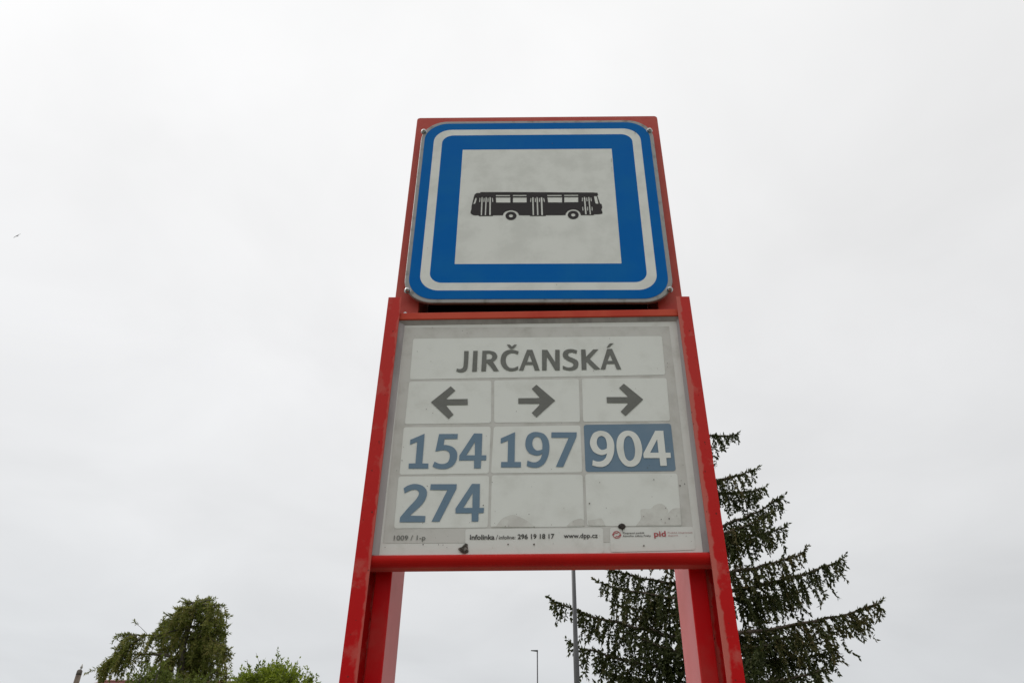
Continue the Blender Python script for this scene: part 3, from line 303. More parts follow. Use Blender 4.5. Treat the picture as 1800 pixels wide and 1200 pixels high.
# stop sign
bm = bmesh.new(); add_prism(bm, rrect(-.25, Zs(-.25), .25, Zs(.25), .056, 12), 0, .0075)
sign = link('stop_sign', done(bm, 'stop_sign', .002, 3), M['zinc'], stop)
def ring(h, r): return [(x*1000, (z+Z0)*1000) for x, z in rrect(-h, -h, h, h, r, 12)]
flat('blue_field', [[ring(.2418, .05), ring(.2215, .037)]], -.0006, M['blue'], sign)
flat('white_border', [[ring(.2215, .037), ring(.2035, .024)]], -.0006, M['sign_white'], sign)
flat('blue_panel', [[ring(.2035, .024), ring(.158, .0012)]], -.0006, M['blue'], sign)
flat('white_square', [[ring(.158, .0012)]], -.0006, M['sign_white'], sign)
bus = outline('bus'); body = bus[0] + [l for sh in outline('buswin') for l in sh]
def up(shapes): return [[[(x, z + Z0*1000) for x, z in l] for l in sh] for sh in shapes]
flat('bus_pictogram', up([body] + bus[1:]), -.0011, M['black'], sign)
for x, z in ((-.2452, .2165), (.2425, .2140), (-.2420, -.2213), (.2418, -.2207)):
    bm = bmesh.new(); bmesh.ops.create_uvsphere(bm, u_segments=20, v_segments=12, radius=1)
    for v in bm.verts: v.co = Vector((x, 0, Zs(z))) + Vector((v.co.x*.0056, -max(v.co.z, -.1)*.0062 - .0008, v.co.y*.0056))
    for f in bm.faces: f.smooth = True
    add_tube(bm, [(x, .001, Zs(z)), (x, -.0009, Zs(z))], .0066, 20)
    link('bolt', done(bm, 'bolt'), M['chrome'], sign)

flat('scratches', [[[(x*1000, (z+Z0)*1000) for x, z in q]] for q in (
    [(.2108, .214), (.2116, .214), (.2110, .203), (.2104, .203)], [(.1552, .128), (.1557, .128), (.1546, .116), (.1542, .116)],
    [(.1545, .102), (.1549, .102), (.1549, .089), (.1546, .089)], [(-.213, -.118), (-.2122, -.118), (-.2122, -.119), (-.213, -.119)],
    [(.032, .1755), (.0335, .1755), (.0335, .174), (.032, .174)], [(.034, -.2085), (.0352, -.2085), (.0352, -.2098), (.034, -.2098)],
    [(.2300, .1310), (.2312, .1310), (.2312, .1298), (.2300, .1298)])], -.0015, M['mud'], sign)['kind'] = 'stuff'

# two front bars: L-shaped flats screwed to the outside of the posts
for s in (-1, 1):
    bm = bmesh.new(); zt = Zs(-.2517)
    prof = [(.0122, -.0015), (.0122, .058), (-.0105, .058), (-.0105, .055), (.0091, .055), (.0091, .0025), (-.0118, .0025), (-.0118, -.0015)]  # rear lip added to block sky light from the recess
    prof = [(x*s, y) for x, y in prof]
    a = [bm.verts.new((x, y, .03)) for x, y in prof]; b = [bm.verts.new((x, y, zt)) for x, y in prof]
    bm.faces.new(a); bm.faces.new(b)
    for i in range(8): bm.faces.new((a[i], a[(i+1) % 8], b[(i+1) % 8], b[i]))
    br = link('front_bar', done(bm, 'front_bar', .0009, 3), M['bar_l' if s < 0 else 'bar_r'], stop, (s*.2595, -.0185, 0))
    bm = bmesh.new(); add_tube(bm, [(s*.012, .032, Zs(-.272)), (s*.0165, .032, Zs(-.272)), (s*.018, .032, Zs(-.272))], [.0085, .0085, .005], 6)
    link('bolt', done(bm, 'bolt', .0004, 1), M['dark_bolt'], br)
    bm = bmesh.new(); add_tube(bm, [(-s*.0145, .0395, Zs(-.2625)), (-s*.0145, .033, Zs(-.2625))], [.004, .003], 10)
    link('screw', done(bm, 'screw'), M['chrome'], br)

# rails (the whole inner frame hangs a touch askew: right end about 8 mm higher)
TILT = math.atan2(.0075, .49)
def rail(name, z, prof, m='red_rail', x0=-.2640, x1=.2640):
    bm = bmesh.new(); n = len(prof)
    a = [bm.verts.new((x0, y, zz)) for y, zz in prof]; b = [bm.verts.new((x1, y, zz)) for y, zz in prof]
    bm.faces.new(a); bm.faces.new(b)
    for i in range(n): bm.faces.new((a[i], a[(i+1) % n], b[(i+1) % n], b[i]))
    o = link(name, done(bm, name, .0012, 3), M[m], stop, (0, 0, Zs(z))); o.rotation_euler.y = -TILT; return o
rail('top_rail', -.2862, [(-.0135, .0072), (-.0135, -.0072), (.012, -.0072), (.012, .0072)], 'red_rail_top')
arc = [(-.0045 - .0115*math.cos(R(a)), .0095*math.sin(R(a))) for a in range(-90, 91, 15)]
rail('bottom_rail', -.7312, arc + [(.013, .0095), (.013, -.0095)])

# line number panel
YP = -.005
bm = bmesh.new(); t = math.tan(TILT)
P4 = [(-.2560, Zs(-.7225-.2560*t)), (.2560, Zs(-.7225+.2560*t)), (.2560, Zs(-.2925+.2560*t)), (-.2560, Zs(-.2925-.2560*t))]
add_prism(bm, P4, YP, YP+.012)
pan = link('line_panel', done(bm, 'line_panel'), M['panel'], stop)
# clouded plastic bezel round the panel
bm = bmesh.new()
def bez(q):                               # q: four (x, z) corners outer a,b then inner b,a ; slopes back towards the panel
    o = [(q[0], -.0105), (q[1], -.0105), (q[2], -.0058), (q[3], -.0058)]
    f = [bm.verts.new((x, y, z)) for (x, z), y in o]; g = [bm.verts.new((x, YP-.0002, z)) for (x, z), y in o]
    bm.faces.new(f); bm.faces.new(list(reversed(g)))
    for i in range(4): bm.faces.new((f[i], g[i], g[(i+1) % 4], f[(i+1) % 4]))
lx, rx, tz = .2475, .2475, -.2925
oL, oR = (-.2520, Zs(-.2935-.2520*t)), (.2520, Zs(-.2935+.2520*t))
iL, iR = (-.2393, Zs(-.3005-.2393*t)), (.2455, Zs(-.3005+.2455*t))
bL, bR = (-.2520, Zs(-.7220-.2520*t)), (.2520, Zs(-.7220+.2520*t))
jL, jR = (-.2393, Zs(-.7220-.2393*t)), (.2405, Zs(-.7220+.2405*t))
bez([oR, oL, iL, iR]); bez([oL, bL, jL, iL]); bez([bR, oR, iR, jR])
link('bezel', done(bm, 'bezel'), M['gasket'], pan)

def quad_round(key, r):
    q = [Vector((p[0], p[1])) for p in DATA[key][0][0]]; out = []
    for i in range(len(q)):
        p, a, b = q[i], q[i-1], q[(i+1) % len(q)]; d0 = (a-p).normalized()*r; d1 = (b-p).normalized()*r
        for k in range(7):
            u = k/6; out.append(tuple((p+d0)*(1-u)**2 + p*2*u*(1-u) + (p+d1)*u*u))
    return [(x, z + Z0*1000) for x, z in out]
y1, y2, y3, y4 = YP-.0004, YP-.0008, YP-.0012, YP-.0016
flat('grey_field', [[quad_round('grey', .4)]], y1, M['grey'], pan)
for k in ('c_title', 'c_a1', 'c_a2', 'c_a3', 'c_b1', 'c_b2', 'c_c1', 'c_c2', 'c_c3'):
    flat('panel_cell', [[quad_round(k, 4.5)]], y2, M['cell'], pan)
flat('panel_cell', [[quad_round('c_b3', 5.0)]], y2, M['slate_cell'], pan)['label'] = 'slate blue cell behind the number 904'
flat('footer_label', [[quad_round('stk1', 4.5)]], y2, M['panel'], pan)
flat('footer_label', [[quad_round('stk2', 4.5)]], y2, M['panel'], pan)
flat('stop_name', up(outline('stop_name')), y4, M['text'], pan)
for k, l in (('arrow_a', 'arrow pointing left'), ('arrow_b', 'middle arrow, pointing right'), ('arrow_c', 'right arrow, pointing right')):
    flat('direction_arrow', up(outline(k)), y4, M['text'], pan)['label'] = l
for k in ('154', '197', '274'):
    flat('line_number', up(outline('route_'+k)), y4, M['slate'], pan)['label'] = 'slate blue line number ' + k
flat('line_number', up(outline('route_904')), y4, M['cell'], pan)['label'] = 'white line number 904 on a slate blue cell'
for i, sh in enumerate(up(outline('stain'))): flat('water_stain', [sh], y3, M['stain'], pan)

def text(name, body, x0, x1, z0, z1, cap, m, bold=0.0, y=y4, jitter=0):
    """a line of small print from (x0, z0) to (x1, z1) in millimetres, cap = cap height in mm"""
    cu = bpy.data.curves.new(name, 'FONT'); cu.body = body; cu.size = 1; cu.offset = bold; cu.resolution_u = 3
    tmp = bpy.data.objects.new(name, cu); me = bpy.data.meshes.new_from_object(tmp); bpy.data.objects.remove(tmp)
    xs = [v.co.x for v in me.vertices]; a, b = min(xs), max(xs); sx = (x1-x0)/(b-a); sz = cap/.72; sl = (z1-z0)/(x1-x0)
    for v in me.vertices:
        X = x0 + (v.co.x-a)*sx; v.co = (X*.001, y, (z0 + (X-x0)*sl + v.co.y*sz)*.001 + Z0)
    bmx = bmesh.new(); bmx.from_mesh(me); bmesh.ops.recalc_face_normals(bmx, faces=bmx.faces)
    if bmx.faces and sum(f.normal.y for f in bmx.faces) > 0: bmesh.ops.reverse_faces(bmx, faces=bmx.faces)
    bmx.to_mesh(me); bmx.free(); return link(name, me, m, pan)
text('stop_code', '1009 / 1-p', -219.8, -171.8, -702.0, -701.4, 7.6, M['text'], .012)
text('infoline_text', 'Infolinka', -105.1, -68.1, -700.6, -700.0, 7.7, M['ink'], .022)
text('infoline_text', '/', -66.1, -62.8, -700.2, -700.0, 7.4, M['ink'])
text('infoline_text', 'infoline:', -61.6, -36.7, -699.9, -699.3, 5.9, M['ink'], .008)
text('infoline_text', '296 19 18 17', -33.4, 21.6, -699.2, -698.2, 7.5, M['ink'], .022)
text('web_address', 'www.dpp.cz', 35.6, 86.6, -697.3, -696.6, 7.2, M['ink'], .015)
text('operator_name', 'Dopravní podnik', 125.0, 156.7, -690.6, -690.0, 2.9, M['ink'], .01)
text('operator_name', 'hlavního města Prahy', 124.8, 165.9, -695.0, -694.4, 2.9, M['ink'], .01)
text('network_mark', 'pid', 170.8, 188.5, -694.3, -693.9, 8.6, M['red_ink'], .02)
text('network_name', 'Pražská integrovaná', 191.7, 228.4, -689.5, -688.8, 2.7, M['pink_ink'])
text('network_name', 'doprava', 191.4, 206.6, -693.9, -693.4, 2.7, M['pink_ink'])
# operator's round mark: a ring, two little wings and a stepped arrow band inside
cx, cz = 115.1, -691.9 + Z0*1000
def circ(r, n=32): return [(cx + r*math.cos(2*math.pi*k/n), cz + r*.98*math.sin(2*math.pi*k/n)) for k in range(n)]
flat('operator_mark', [[circ(6.0), circ(4.9)],
    [[(cx-4.6, cz-.3), (cx-1.4, cz+2.6), (cx+.2, cz+1.4), (cx+2.6, cz+3.2), (cx+2.2, cz+4.2), (cx+.1, cz+2.7), (cx-1.5, cz+4.0), (cx-5.0, cz+.9)]],
    [[(cx+4.6, cz+.3), (cx+1.4, cz-2.6), (cx-.2, cz-1.4), (cx-2.6, cz-3.2), (cx-2.2, cz-4.2), (cx-.1, cz-2.7), (cx+1.5, cz-4.0), (cx+5.0, cz-.9)]],
    [[(cx-7.4, cz+.2), (cx-5.9, cz-.8), (cx-5.9, cz+1.2)]], [[(cx+7.4, cz-.2), (cx+5.9, cz+.8), (cx+5.9, cz-1.2)]]], y4, M['red_ink'], pan)
for key, y, m, n in (('mud2', YP-.0019, 'mud', 'mud_splash'), ('mud', YP-.0021, 'mud_dark', 'bird_dropping')):
    lp = up(outline(key))[0][0]; bm = bmesh.new()
    c = Vector((sum(p[0] for p in lp)/len(lp), sum(p[1] for p in lp)/len(lp)))
    k0 = [bm.verts.new((x*.001, y, z*.001)) for x, z in lp]; rn = random.Random(4)
    k1 = [bm.verts.new(((c.x+(x-c.x)*.55)*.001, y-.0012-rn.random()*.001, (c.y+(z-c.y)*.55)*.001)) for x, z in lp]
    for i in range(len(lp)): j = (i+1) % len(lp); bm.faces.new((k0[i], k0[j], k1[j], k1[i]))
    bm.faces.new(k1); link(n, done(bm, n), M[m], pan)
sp = []
rn = random.Random(9)
for x, z, r in DATA['specks']:
    sp.append([[(x + r*(.7+.6*rn.random())*math.cos(a), z + Z0*1000 + r*(.7+.6*rn.random())*math.sin(a)) for a in [R(40*k) for k in range(9)]]])
for i in range(90):
    x = rn.uniform(-235, 235); z = -715 + abs(rn.gauss(0, 70)) if rn.random() < .6 else rn.uniform(-700, -310); r = rn.uniform(.25, .7)
    z = max(z, -712)
    sp.append([[(x + r*(.6+.8*rn.random())*math.cos(a), z + x*t + Z0*1000 + r*(.6+.8*rn.random())*math.sin(a)) for a in [R(60*k) for k in range(6)]]])
flat('dirt_specks', sp, YP-.0023, M['mud'], pan)['kind'] = 'stuff'

# ------------------------------------------------------------------ foliage builder
class Leaves:
    def __init__(s): s.p, s.d, s.l, s.w, s.t = [], [], [], [], []
    def put(s, P, D, l, wd, t):
        n = len(P); s.p.append(P); s.d.append(D); s.l.append(np.broadcast_to(l, n)); s.w.append(np.broadcast_to(wd, n)); s.t.append(np.broadcast_to(t, n))
    def mesh(s, name, rng):
        P = np.concatenate(s.p); D = np.concatenate(s.d); l = np.concatenate(s.l)[:, None]; wd = np.concatenate(s.w)[:, None]; t = np.concatenate(s.t); n = len(P)
        D = D/np.linalg.norm(D, axis=1, keepdims=True); q = rng.normal(size=(n, 3)); S = np.cross(D, q); S /= np.linalg.norm(S, axis=1, keepdims=True) + 1e-9
        V = np.stack([P, P + D*l*.45 + S*wd*.5, P + D*l, P + D*l*.45 - S*wd*.5], 1).reshape(-1, 3).astype(np.float32)
        me = bpy.data.meshes.new(name); me.vertices.add(4*n); me.vertices.foreach_set('co', V.ravel())
        me.loops.add(4*n); me.loops.foreach_set('vertex_index', np.arange(4*n, dtype=np.int32))
        me.polygons.add(n); me.polygons.foreach_set('loop_start', np.arange(0, 4*n, 4, dtype=np.int32)); me.polygons.foreach_set('loop_total', np.full(n, 4, np.int32))
        a = me.attributes.new('tint', 'FLOAT', 'POINT'); a.data.foreach_set('value', np.repeat(np.clip(t, 0, 1), 4).astype(np.float32))
        me.update(); return me

def bez2(a, b, c, n):
    t = np.linspace(0, 1, n)[:, None]; return a*(1-t)**2 + 2*b*t*(1-t) + c*t*t

def spray(lv, pts, rng, step=.035, k=3, ln=.065, wd=.016, spread=.8, tint=.4):
    """needles along a twig path pts (n, 3)"""
    seg = np.linalg.norm(np.diff(pts, axis=0), axis=1); L_ = np.concatenate([[0], np.cumsum(seg)]); m = max(2, int(L_[-1]/step))
    s = np.repeat(np.linspace(0, L_[-1], m), k) + rng.uniform(-step/2, step/2, m*k)
    Q = np.stack([np.interp(s, L_, pts[:, i]) for i in range(3)], 1)
    T = np.stack([np.interp(s+.02, L_, pts[:, i]) - np.interp(s-.02, L_, pts[:, i]) for i in range(3)], 1); T /= np.linalg.norm(T, axis=1, keepdims=True) + 1e-9
    D = T + rng.normal(size=(m*k, 3))*spread
    lv.put(Q, D, ln*rng.uniform(.7, 1.25, m*k), wd*rng.uniform(.7, 1.3, m*k), tint + rng.normal(size=m*k)*.13)

def conifer_branch(lv, bm, base, tip, rng, P, rad):
    base, tip = np.array(base, float), np.array(tip, float); ax = tip - base; Lb = np.linalg.norm(ax)
    h = ax.copy(); h[2] = 0; hl = np.linalg.norm(h); h = h/(hl + 1e-9)
    mid = base + ax*.58 + np.array([0, 0, -P['sag']*Lb]); pts = bez2(base, mid, tip, 12); pts[1:-1] += rng.normal(size=(10, 3))*.012*Lb*.5
    add_tube(bm, [Vector(p) for p in pts], [rad*(1-.85*i/11) + .004 for i in range(12)], 5, False)
    lat = np.cross(h, [0, 0, 1.]); n = max(4, int(Lb/P['gap']))
    tb = rng.normal()*.12 + P['tint']
    for i in range(n):
        u = P['bare'] + (1-P['bare'])*(i+rng.random())/n; f = u*11; j = min(int(f), 10); p = pts[j]*(1-(f-j)) + pts[j+1]*(f-j)
        for sd in (-1, 1):
            if rng.random() < P['skip']: continue
            tl = (P['tw0']*min(1, Lb/P['full'])*(1-u)**.8*min(1, .45+u*2) + P['tw1'])*rng.uniform(.55, 1.2)
            d0 = h*rng.uniform(.3, .8) + lat*sd*rng.uniform(.3, 1.0) + np.array([0, 0, rng.uniform(-.55, .2)])
            q1 = p + d0*tl*.45; q2 = p + d0*tl*rng.uniform(.45, .8) + np.array([0, 0, -P['droop']*tl*rng.uniform(.5, 1.25)])
            tw = bez2(p, q1, q2, 6)
            spray(lv, tw, rng, P['step'], P['k'], P['ln'], P['wd'], P['spread'], tb + rng.normal()*.12)
            if tl > .3 and rng.random() < P['sub']:
                for _ in range(2):
                    e = tw[rng.integers(2, 6)]; dd = rng.normal(size=3)*.6 + np.array([0, 0, -P['droop']*.9]) + h*.3
                    spray(lv, bez2(e, e+dd*.1*tl, e+dd*.42*tl, 4), rng, P['step'], P['k'], P['ln'], P['wd'], P['spread'], tb + rng.normal()*.12)
    spray(lv, pts[int(11*P['bare']):], rng, P['step']*.8, P['k'], P['ln'], P['wd'], P['spread'], tb)
    e = tip + (pts[-1]-pts[-2])/(np.linalg.norm(pts[-1]-pts[-2])+1e-9)*.12 + np.array([0, 0, .05])
    spray(lv, bez2(tip, (tip+e)/2, e, 3), rng, P['step']*.7, P['k'], P['ln'], P['wd'], .6, tb)

# ------------------------------------------------------------------ tall spruce on the right
YS = 17.0
rng = np.random.default_rng(7)
c = at(1254, 1060, YS); xs = c.x; top = at(1207, 690, YS).z
base = Vector((xs, YS, 0))
sp_ = thing('spruce_tree', 'tall dark spruce with drooping twigs behind the right leg of the bus stop', 'tree', base)
lv = Leaves(); tb = bmesh.new()
add_tube(tb, [(0.02*math.sin(i), 0, top*i/10) for i in range(11)], [.24*(1-i/10.4)+.012 for i in range(11)], 10)
SP = dict(full=3.4, sag=.07, gap=.105, bare=.12, skip=.1, tw0=.74, tw1=.17, droop=1.05, step=.042, k=3, ln=.10, wd=.044, spread=.6, sub=.6, tint=.45)
B = np.array(base)
tips = [(1292, 764, .10, .3), (1325, 826, .12, -.4), (1342, 858, .2, .5), (1374, 874, .42, -.2), (1379, 926, .25, .6), (1414, 968, .2, -.5), (1481, 981, .28, .2), (1546, 1059, .17, -.3),
        (1428, 1118, .05, .7), (1465, 1143, .12, .3), (1400, 1040, .16, .8), (1350, 905, .2, -.7), (1452, 1175, .1, -.6),
        (970, 1055, .26, .2), (1053, 1023, .1, -.4), (1080, 1062, .12, .6), (1004, 1131, .17, -.2), (1068, 1185, .12, .4), (1070, 1000, .2, .3), (1100, 1110, .2, -.7), (1110, 960, .2, .2), (1130, 900, .22, -.3), (1150, 850, .2, .3)]
for px, py, rise, dy in tips:
    p = np.array(at(px, py, YS + dy)) - B; Lh = math.hypot(p[0], p[1])
    conifer_branch(lv, tb, (0, 0, p[2] - rise*Lh), p, rng, SP, .03 + .006*Lh)
h_prof = lambda z: .06 + 4.6*max(0, 1-(z/top))**.85
z = 2.6; k = 0
while z < top-.25:
    a = k*2.39996 + rng.normal()*.3; Lh = h_prof(z)*rng.uniform(.34, .70)*(1 if z < .5*top else .62)
    if z > at(1250, 1215, YS).z - 1.2 or k % 3 == 0:
        side = abs(math.cos(a))
        Lh *= 1 - .18*side
        tp = (math.cos(a)*Lh, math.sin(a)*Lh, z + rng.uniform(.02, .24)*Lh)
        conifer_branch(lv, tb, (0, 0, z), tp, rng, SP, .02 + .006*Lh)
    z += rng.uniform(.15, .30)*(1.1 + .25*z/top); k += 1
link('trunk', done(tb, 'trunk'), M['bark'], sp_)
link('crown', lv.mesh('crown', rng), M['spruce'], sp_)

# ------------------------------------------------------------------ drooping larch on the left
YL = 25.0
rng = np.random.default_rng(21)
c = at(318, 1130, YL); xl = c.x; ltop = at(352, 1050, YL).z
la = thing('larch_tree', 'ragged drooping conifer with a flat rounded top and one long arm to the left', 'tree', (xl, YL, 0))
B = np.array((xl, YL, 0)); lv = Leaves(); tb = bmesh.new()
tr = [np.array(at(312, 1240, YL)) - B, np.array(at(322, 1130, YL)) - B, np.array(at(336, 1090, YL)) - B, np.array(at(350, 1056, YL)) - B]
add_tube(tb, [(0, 0, 0), (0.02, 0, 2.5)] + [Vector(p) for p in tr], [.26, .22, .16, .1, .06, .02], 10)
LP = dict(full=.1, sag=-.05, gap=.13, bare=.04, skip=.34, tw0=.24, tw1=.31, droop=1.15, step=.05, k=4, ln=.125, wd=.033, spread=.75, sub=.5, tint=.45)
def lb(b, t, dy=0, P=LP, rad=.035):
    p = np.array(at(*t, YL+dy)) - B; q = np.array(at(*b, YL)) - B; conifer_branch(lv, tb, q, p, rng, P, rad)
LA = dict(LP, bare=.5, gap=.12, sag=-.06, skip=.45)
lb((322, 1124), (232, 1116), .2, LA, .05); lb((236, 1117), (209, 1117), .3, dict(LP, gap=.07, sag=-.15)); lb((240, 1118), (225, 1122), -.2, dict(LP, gap=.08))
lb((300, 1152), (217, 1150), -.2, dict(LA, bare=.3, tw0=.3, skip=.45), .05)
lb((246, 1122), (196, 1160), .1, dict(LP, gap=.06, sag=-.08)); lb((219, 1150), (181, 1170), .1, dict(LP, gap=.05, sag=-.1, tw0=.4)); lb((226, 1140), (203, 1156), -.2, dict(LP, gap=.06, tw0=.4))
lb((258, 1113), (240, 1096), .1, dict(LP, skip=1, bare=.95), .006)
for b_, t_ in (((332, 1102), (268, 1120)), ((334, 1098), (284, 1096)), ((340, 1082), (296, 1080)), ((344, 1072), (312, 1070)), ((348, 1062), (326, 1055)), ((350, 1058), (348, 1053)), ((350, 1058), (372, 1054)), ((348, 1062), (390, 1064)),
               ((346, 1068), (399, 1082)), ((342, 1080), (398, 1100)), ((334, 1100), (396, 1114)), ((330, 1110), (400, 1140)), ((326, 1118), (404, 1150)), ((322, 1130), (280, 1142)), ((320, 1146), (398, 1174)), ((318, 1152), (272, 1174)),
               ((318, 1165), (404, 1190)), ((316, 1180), (350, 1194)), ((320, 1150), (352, 1160)), ((324, 1124), (352, 1142))):
    for q in range(2):
        s_ = rng.uniform(.6, 1.0) if q else 1.0
        lb(b_, (b_[0] + (t_[0]-b_[0])*s_ + rng.normal()*5*(q > 0), b_[1] + (t_[1]-b_[1])*s_ + rng.normal()*5*(q > 0)), rng.uniform(-1.2, 1.2))
for k in range(8):
    zz = rng.uniform(2.2, tr[0][2]); a = rng.uniform(0, 6.28); r_ = rng.uniform(.9, 2.2)
    conifer_branch(lv, tb, (0, 0, zz), (math.cos(a)*r_, math.sin(a)*r_, zz+.1), rng, dict(LP, gap=.25), .03)
link('trunk', done(tb, 'trunk'), M['bark2'], la); link('crown', lv.mesh('crown', rng), M['larch'], la)

# ------------------------------------------------------------------ broadleaf trees
def broadleaf(name, label, Y, apex, lobes, mat, seed, ln, nsp, group=None):
    """lobes: (px, py, radius_px) of crown masses; shoots of leaves stand on their skins, limbs run to each"""
    rng = np.random.default_rng(seed); a = at(*apex, Y); root = thing(name, label, 'tree', (a.x, Y, 0), group); B = np.array((a.x, Y, 0))
    pm = (at(apex[0]+1, apex[1], Y) - a).length; lv = Leaves(); tb = bmesh.new(); fork = max(1.1, a.z - 5.2)
    add_tube(tb, [(0, 0, 0), (.05, 0, fork*.5), (0, .05, fork)], [.2, .16, .13], 9)
    spots = [(np.array(at(px, py, Y + dy)) - B, rp) for px, py, rp, dy in [(*q, rng.uniform(-.8, .8)) for q in lobes]]
    for k in range(16):                      # the rest of the crown, below the treetop
        an = k*2.4; h = a.z - 2.3 - k*.17; rr = rng.uniform(.3, 1.25); spots.append((np.array([math.cos(an)*rr*1.2, math.sin(an)*rr, h]), rng.uniform(.6, .9)/pm))
    for c, rp in spots:
        r_ = rp*pm
        add_tube(tb, [Vector(v) for v in bez2(np.array([0, 0, fork]), np.array([c[0]*.35, c[1]*.4, (fork+c[2])*.5+.3]), c, 6)], [.09, .075, .06, .045, .03, .018], 6, False)
        for i in range(int(nsp*(min(rp, 34)/20)**2)):
            d = rng.normal(size=3); d /= np.linalg.norm(d); d[2] = d[2] if d[2] > -.5 else -d[2]*.5
            f = rng.uniform(.3, 1)**.6; p0 = c + d*r_*f*.72; e = p0 + (d*.7 + rng.normal(size=3)*.3 + np.array([0, 0, .45]))*rng.uniform(.15, .45)
            pts = bez2(p0, (p0+e)/2 + rng.normal(size=3)*.03, e, 4)
            if i % 3 == 0: add_tube(tb, [Vector(v) for v in pts], [.008, .006, .005, .003], 3, False)
            m = int(rng.integers(9, 18)); tt = rng.uniform(.1, 1, m)[:, None]; Q = p0*(1-tt) + e*tt
            D = (e-p0)*.8 + rng.normal(size=(m, 3))*.33; D[:, 2] -= .05
            lv.put(Q, D, ln*rng.uniform(.6, 1.2, m), ln*.42*rng.uniform(.7, 1.2, m), .45 + rng.normal()*.16 + rng.normal(size=m)*.12)
    link('trunk', done(tb, 'trunk'), M['bark2'], root); link('crown', lv.mesh('crown', rng), mat, root); return root
broadleaf('leafy_tree', 'bright yellow green leafy treetop right of the drooping conifer', 21, (486, 1152),
    [(476, 1212, 15), (489, 1193, 7), (453, 1214, 12), (511, 1197, 6), (507, 1210, 12), (430, 1223, 9), (478, 1238, 26), (466, 1194, 7), (446, 1203, 5), (525, 1210, 5), (531, 1220, 6), (438, 1248, 24), (513, 1248, 24), (486, 1185, 5), (514, 1191, 5), (465, 1194, 5), (495, 1194, 8), (418, 1224, 5), (480, 1204, 16), (462, 1212, 16), (500, 1212, 16), (428, 1206, 10), (444, 1200, 11), (417, 1212, 8), (536, 1208, 9)], M['leaf_bright'], 3, .10, 150)
broadleaf('leafy_tree', 'mid green leafy bush below the drooping conifer, beside the red roof', 23, (275, 1172),
    [(272, 1199, 12), (248, 1211, 12), (292, 1201, 10), (285, 1219, 20), (236, 1203, 5), (257, 1191, 6), (248, 1181, 2.5), (312, 1213, 12), (277, 1183, 6), (230, 1215, 8), (345, 1211, 11), (372, 1213, 8), (263, 1207, 10), (325, 1203, 7)], M['leaf_dark'], 5, .105, 95)

# ------------------------------------------------------------------ lamp posts
def lamp(name, label, Y, foot_px, rads, H, arm, head, m, group, joint=None):
    p = at(*foot_px, Y); root = thing(name, label, 'street lamp', (p.x, Y, 0), group)
    bm = bmesh.new()
    if joint: add_tube(bm, [(0, 0, 0), (0, 0, joint-.12), (0, 0, joint), (0, 0, H)], [rads[0], rads[0]*.93, rads[1], rads[2]], 16)
    else: add_tube(bm, [(0, 0, 0), (0, 0, H)], [rads[0], rads[2]], 12)
    link('pole', done(bm, 'pole'), m, root)
    if arm > 0:
        bm = bmesh.new(); add_tube(bm, [(0, 0, H-.1), (0, .02, H+.1), (0, arm*.4, H+.22), (0, arm, H+.25)], [rads[2], rads[2]*.9, rads[2]*.8, rads[2]*.7], 10); link('arm', done(bm, 'arm'), m, root)
    return root
t1 = lamp('street_lamp', 'tall tapering grey lamp pole rising in front of the spruce and behind the line panel', 13.0, (1011, 1100), (.052, .040, .027), 8.6, 1.1, None, M['galv_pole'], 'street lamps behind the bus stop', joint=at(1011, 1132, 13.0).z)
bm = bmesh.new(); add_prism(bm, [(-.13, 8.80), (.13, 8.80), (.10, 8.9), (-.10, 8.9)], 1.05, 1.7); hd = link('lamp_head', done(bm, 'lamp_head', .02), M['galv_pole'], t1)
bm = bmesh.new(); add_box(bm, (-.1, 1.15, 8.785), (.1, 1.6, 8.799)); link('lens', done(bm, 'lens', .004), M['lens'], hd)
pt = at(944.5, 1143, 38.0)
t2 = lamp('street_lamp', 'small distant lamp post with a flat dark head pointing left, under the line panel', 38.0, (944.5, 1143), (.045, .03, .026), pt.z-.02, 0, None, M['dark_pole'], 'street lamps behind the bus stop')
bm = bmesh.new(); add_prism(bm, [(.03, pt.z-.045), (.03, pt.z+.03), (-.30, pt.z+.015), (-.31, pt.z), (-.05, pt.z-.03)], -.06, .06); hd = link('lamp_head', done(bm, 'lamp_head', .006), M['dark_pole'], t2)
bm = bmesh.new(); add_box(bm, (-.27, -.045, pt.z-.012), (-.12, .045, pt.z-.004)); link('lens', done(bm, 'lens'), M['lens'], hd)

# ------------------------------------------------------------------ house behind the trees
YH = 34.0
rl = at(174, 1197.2, YH); rr = rl.x + 7.5; zr = rl.z; ze = zr - 2.6
house = thing('house', 'house with a red hipped roof and thin aerial, below the arm of the drooping conifer', 'house', (rl.x + 3.5, YH, 0))
ox = house.location.x; x0, x1 = rl.x - 4.2 - ox, rr + 4.2 - ox; ya, yb = -4.6, 4.6; ra, rb = rl.x - ox, rr - ox
bm = bmesh.new(); add_box(bm, (x0+.5, ya+.5, 0), (x1-.5, yb-.5, ze+.02)); link('wall', done(bm, 'wall'), M['render'], house)
bm = bmesh.new()
v = [bm.verts.new(p) for p in ((x0, ya, ze), (x1, ya, ze), (x1, yb, ze), (x0, yb, ze), (ra, 0, zr), (rb, 0, zr))]
for f in ((0, 1, 5, 4), (2, 3, 4, 5), (1, 2, 5), (3, 0, 4), (3, 2, 1, 0)): bm.faces.new([v[i] for i in f])
roof = link('roof', done(bm, 'roof'), M['roof'], house)
bm = bmesh.new(); add_tube(bm, [(ra, 0, zr+.01), (rb, 0, zr+.01)], .07, 8); link('ridge_cap', done(bm, 'ridge_cap'), M['roof'], roof)
a0, a1 = at(174, 1197, YH), at(184.5, 1166, YH)
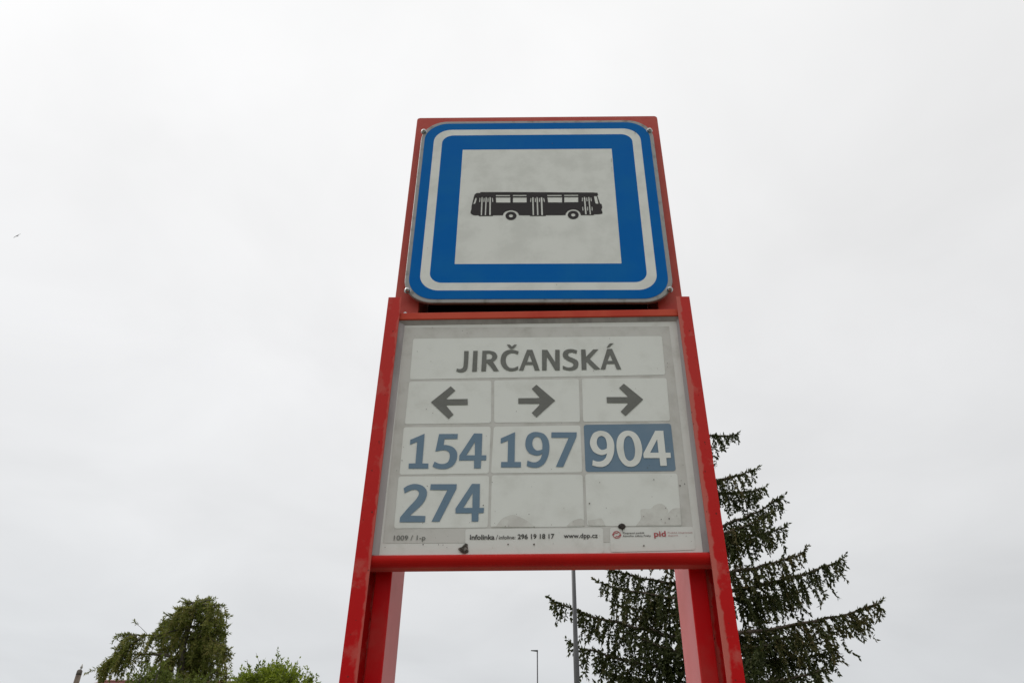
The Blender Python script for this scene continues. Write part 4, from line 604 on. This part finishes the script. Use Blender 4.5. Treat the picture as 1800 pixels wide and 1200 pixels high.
bm = bmesh.new(); add_tube(bm, [(a0.x-ox, 0, a0.z-.1), (a1.x-ox, 0, a1.z)], [.034, .026], 6); link('aerial', done(bm, 'aerial'), M['galv_pole'], roof)
for k in range(4):
    for fl in (1.0, 3.9):
        wx = x0 + 1.9 + k*(x1-x0-3.8)/3
        bm = bmesh.new()
        for a, b in (((wx-.6, 0), (wx-.52, 1.5)), ((wx+.52, 0), (wx+.6, 1.5)), ((wx-.519, 0), (wx+.519, .08)), ((wx-.519, 1.42), (wx+.519, 1.5)), ((wx-.03, .081), (wx+.03, 1.419))):
            add_box(bm, (a[0], ya+.44, fl+a[1]), (b[0], ya+.499, fl+b[1]))
        fr = link('window', done(bm, 'window'), M['frame_white'], house)
        bm = bmesh.new(); add_box(bm, (wx-.518, ya+.47, fl+.082), (wx+.518, ya+.498, fl+1.418)); link('pane', done(bm, 'pane'), M['pane'], fr)

# ------------------------------------------------------------------ concrete pole at the left edge of the house
pt = at(141.2, 1175.5, 27.0); pr0 = thing('utility_pole', 'stubby grey brown concrete pole with a white insulator on top, left of the red roof', 'utility pole', (pt.x, 27.0, 0))
bm = bmesh.new(); zt = pt.z; add_tube(bm, [(0, 0, 0), (0, 0, zt-.5), (0, 0, zt-.20), (0, 0, zt-.19)], [.15, .094, .09, .083], 14); link('pole', done(bm, 'pole'), M['stack'], pr0)
bm = bmesh.new(); add_tube(bm, [(0, 0, zt-.189), (0, 0, zt-.05), (0, 0, zt-.01)], [.092, .088, .05], 14); link('cap', done(bm, 'cap'), M['cap'], pr0)
bm = bmesh.new(); add_tube(bm, [(.02, 0, zt-.009), (.02, 0, zt+.03), (.02, 0, zt+.035), (.02, 0, zt+.09), (.02, 0, zt+.10), (.02, 0, zt+.17)], [.015, .015, .042, .036, .03, .012], 12); link('insulator', done(bm, 'insulator'), M['pot'], pr0)

# ------------------------------------------------------------------ bird high on the left
bp_ = at(29.6, 415, 48.0)
bm = bmesh.new(); n = 10
secs = [(-.17, .006), (-.13, .02), (-.06, .034), (.02, .038), (.08, .03), (.12, .022), (.15, .008)]
rings = [[bm.verts.new((r_*math.cos(2*math.pi*k/n), x, r_*.8*math.sin(2*math.pi*k/n))) for k in range(n)] for x, r_ in secs]
for a, b in zip(rings, rings[1:]):
    for k in range(n): bm.faces.new((a[k], a[(k+1) % n], b[(k+1) % n], b[k]))
bm.faces.new(rings[0]); bm.faces.new(rings[-1])
for s in (-1, 1):
    pr_ = [(.02, .06), (.14, .10), (.28, .03), (.36, -.06), (.25, -.015), (.12, .01), (.02, -.04)]
    a = [bm.verts.new((s*x, y, .012 + .10*x*x + .02*x)) for x, y in pr_]; b = [bm.verts.new((s*x, y, -.002 + .10*x*x + .02*x)) for x, y in pr_]
    bm.faces.new(a); bm.faces.new(b)
    for i in range(7): bm.faces.new((a[i], a[(i+1) % 7], b[(i+1) % 7], b[i]))
tl = [(-.02, -.15), (.02, -.15), (.035, -.24), (0, -.21), (-.035, -.24)]
a = [bm.verts.new((x, y, .004)) for x, y in tl]; b = [bm.verts.new((x, y, -.004)) for x, y in tl]; bm.faces.new(a); bm.faces.new(b)
for i in range(5): bm.faces.new((a[i], a[(i+1) % 5], b[(i+1) % 5], b[i]))
bd = link('bird', done(bm, 'bird'), M['bird'], None, bp_); bd['label'] = 'tiny dark bird flying high in the pale sky at the far left'; bd['category'] = 'bird'
bd.rotation_euler = (R(40), R(-62), R(35))
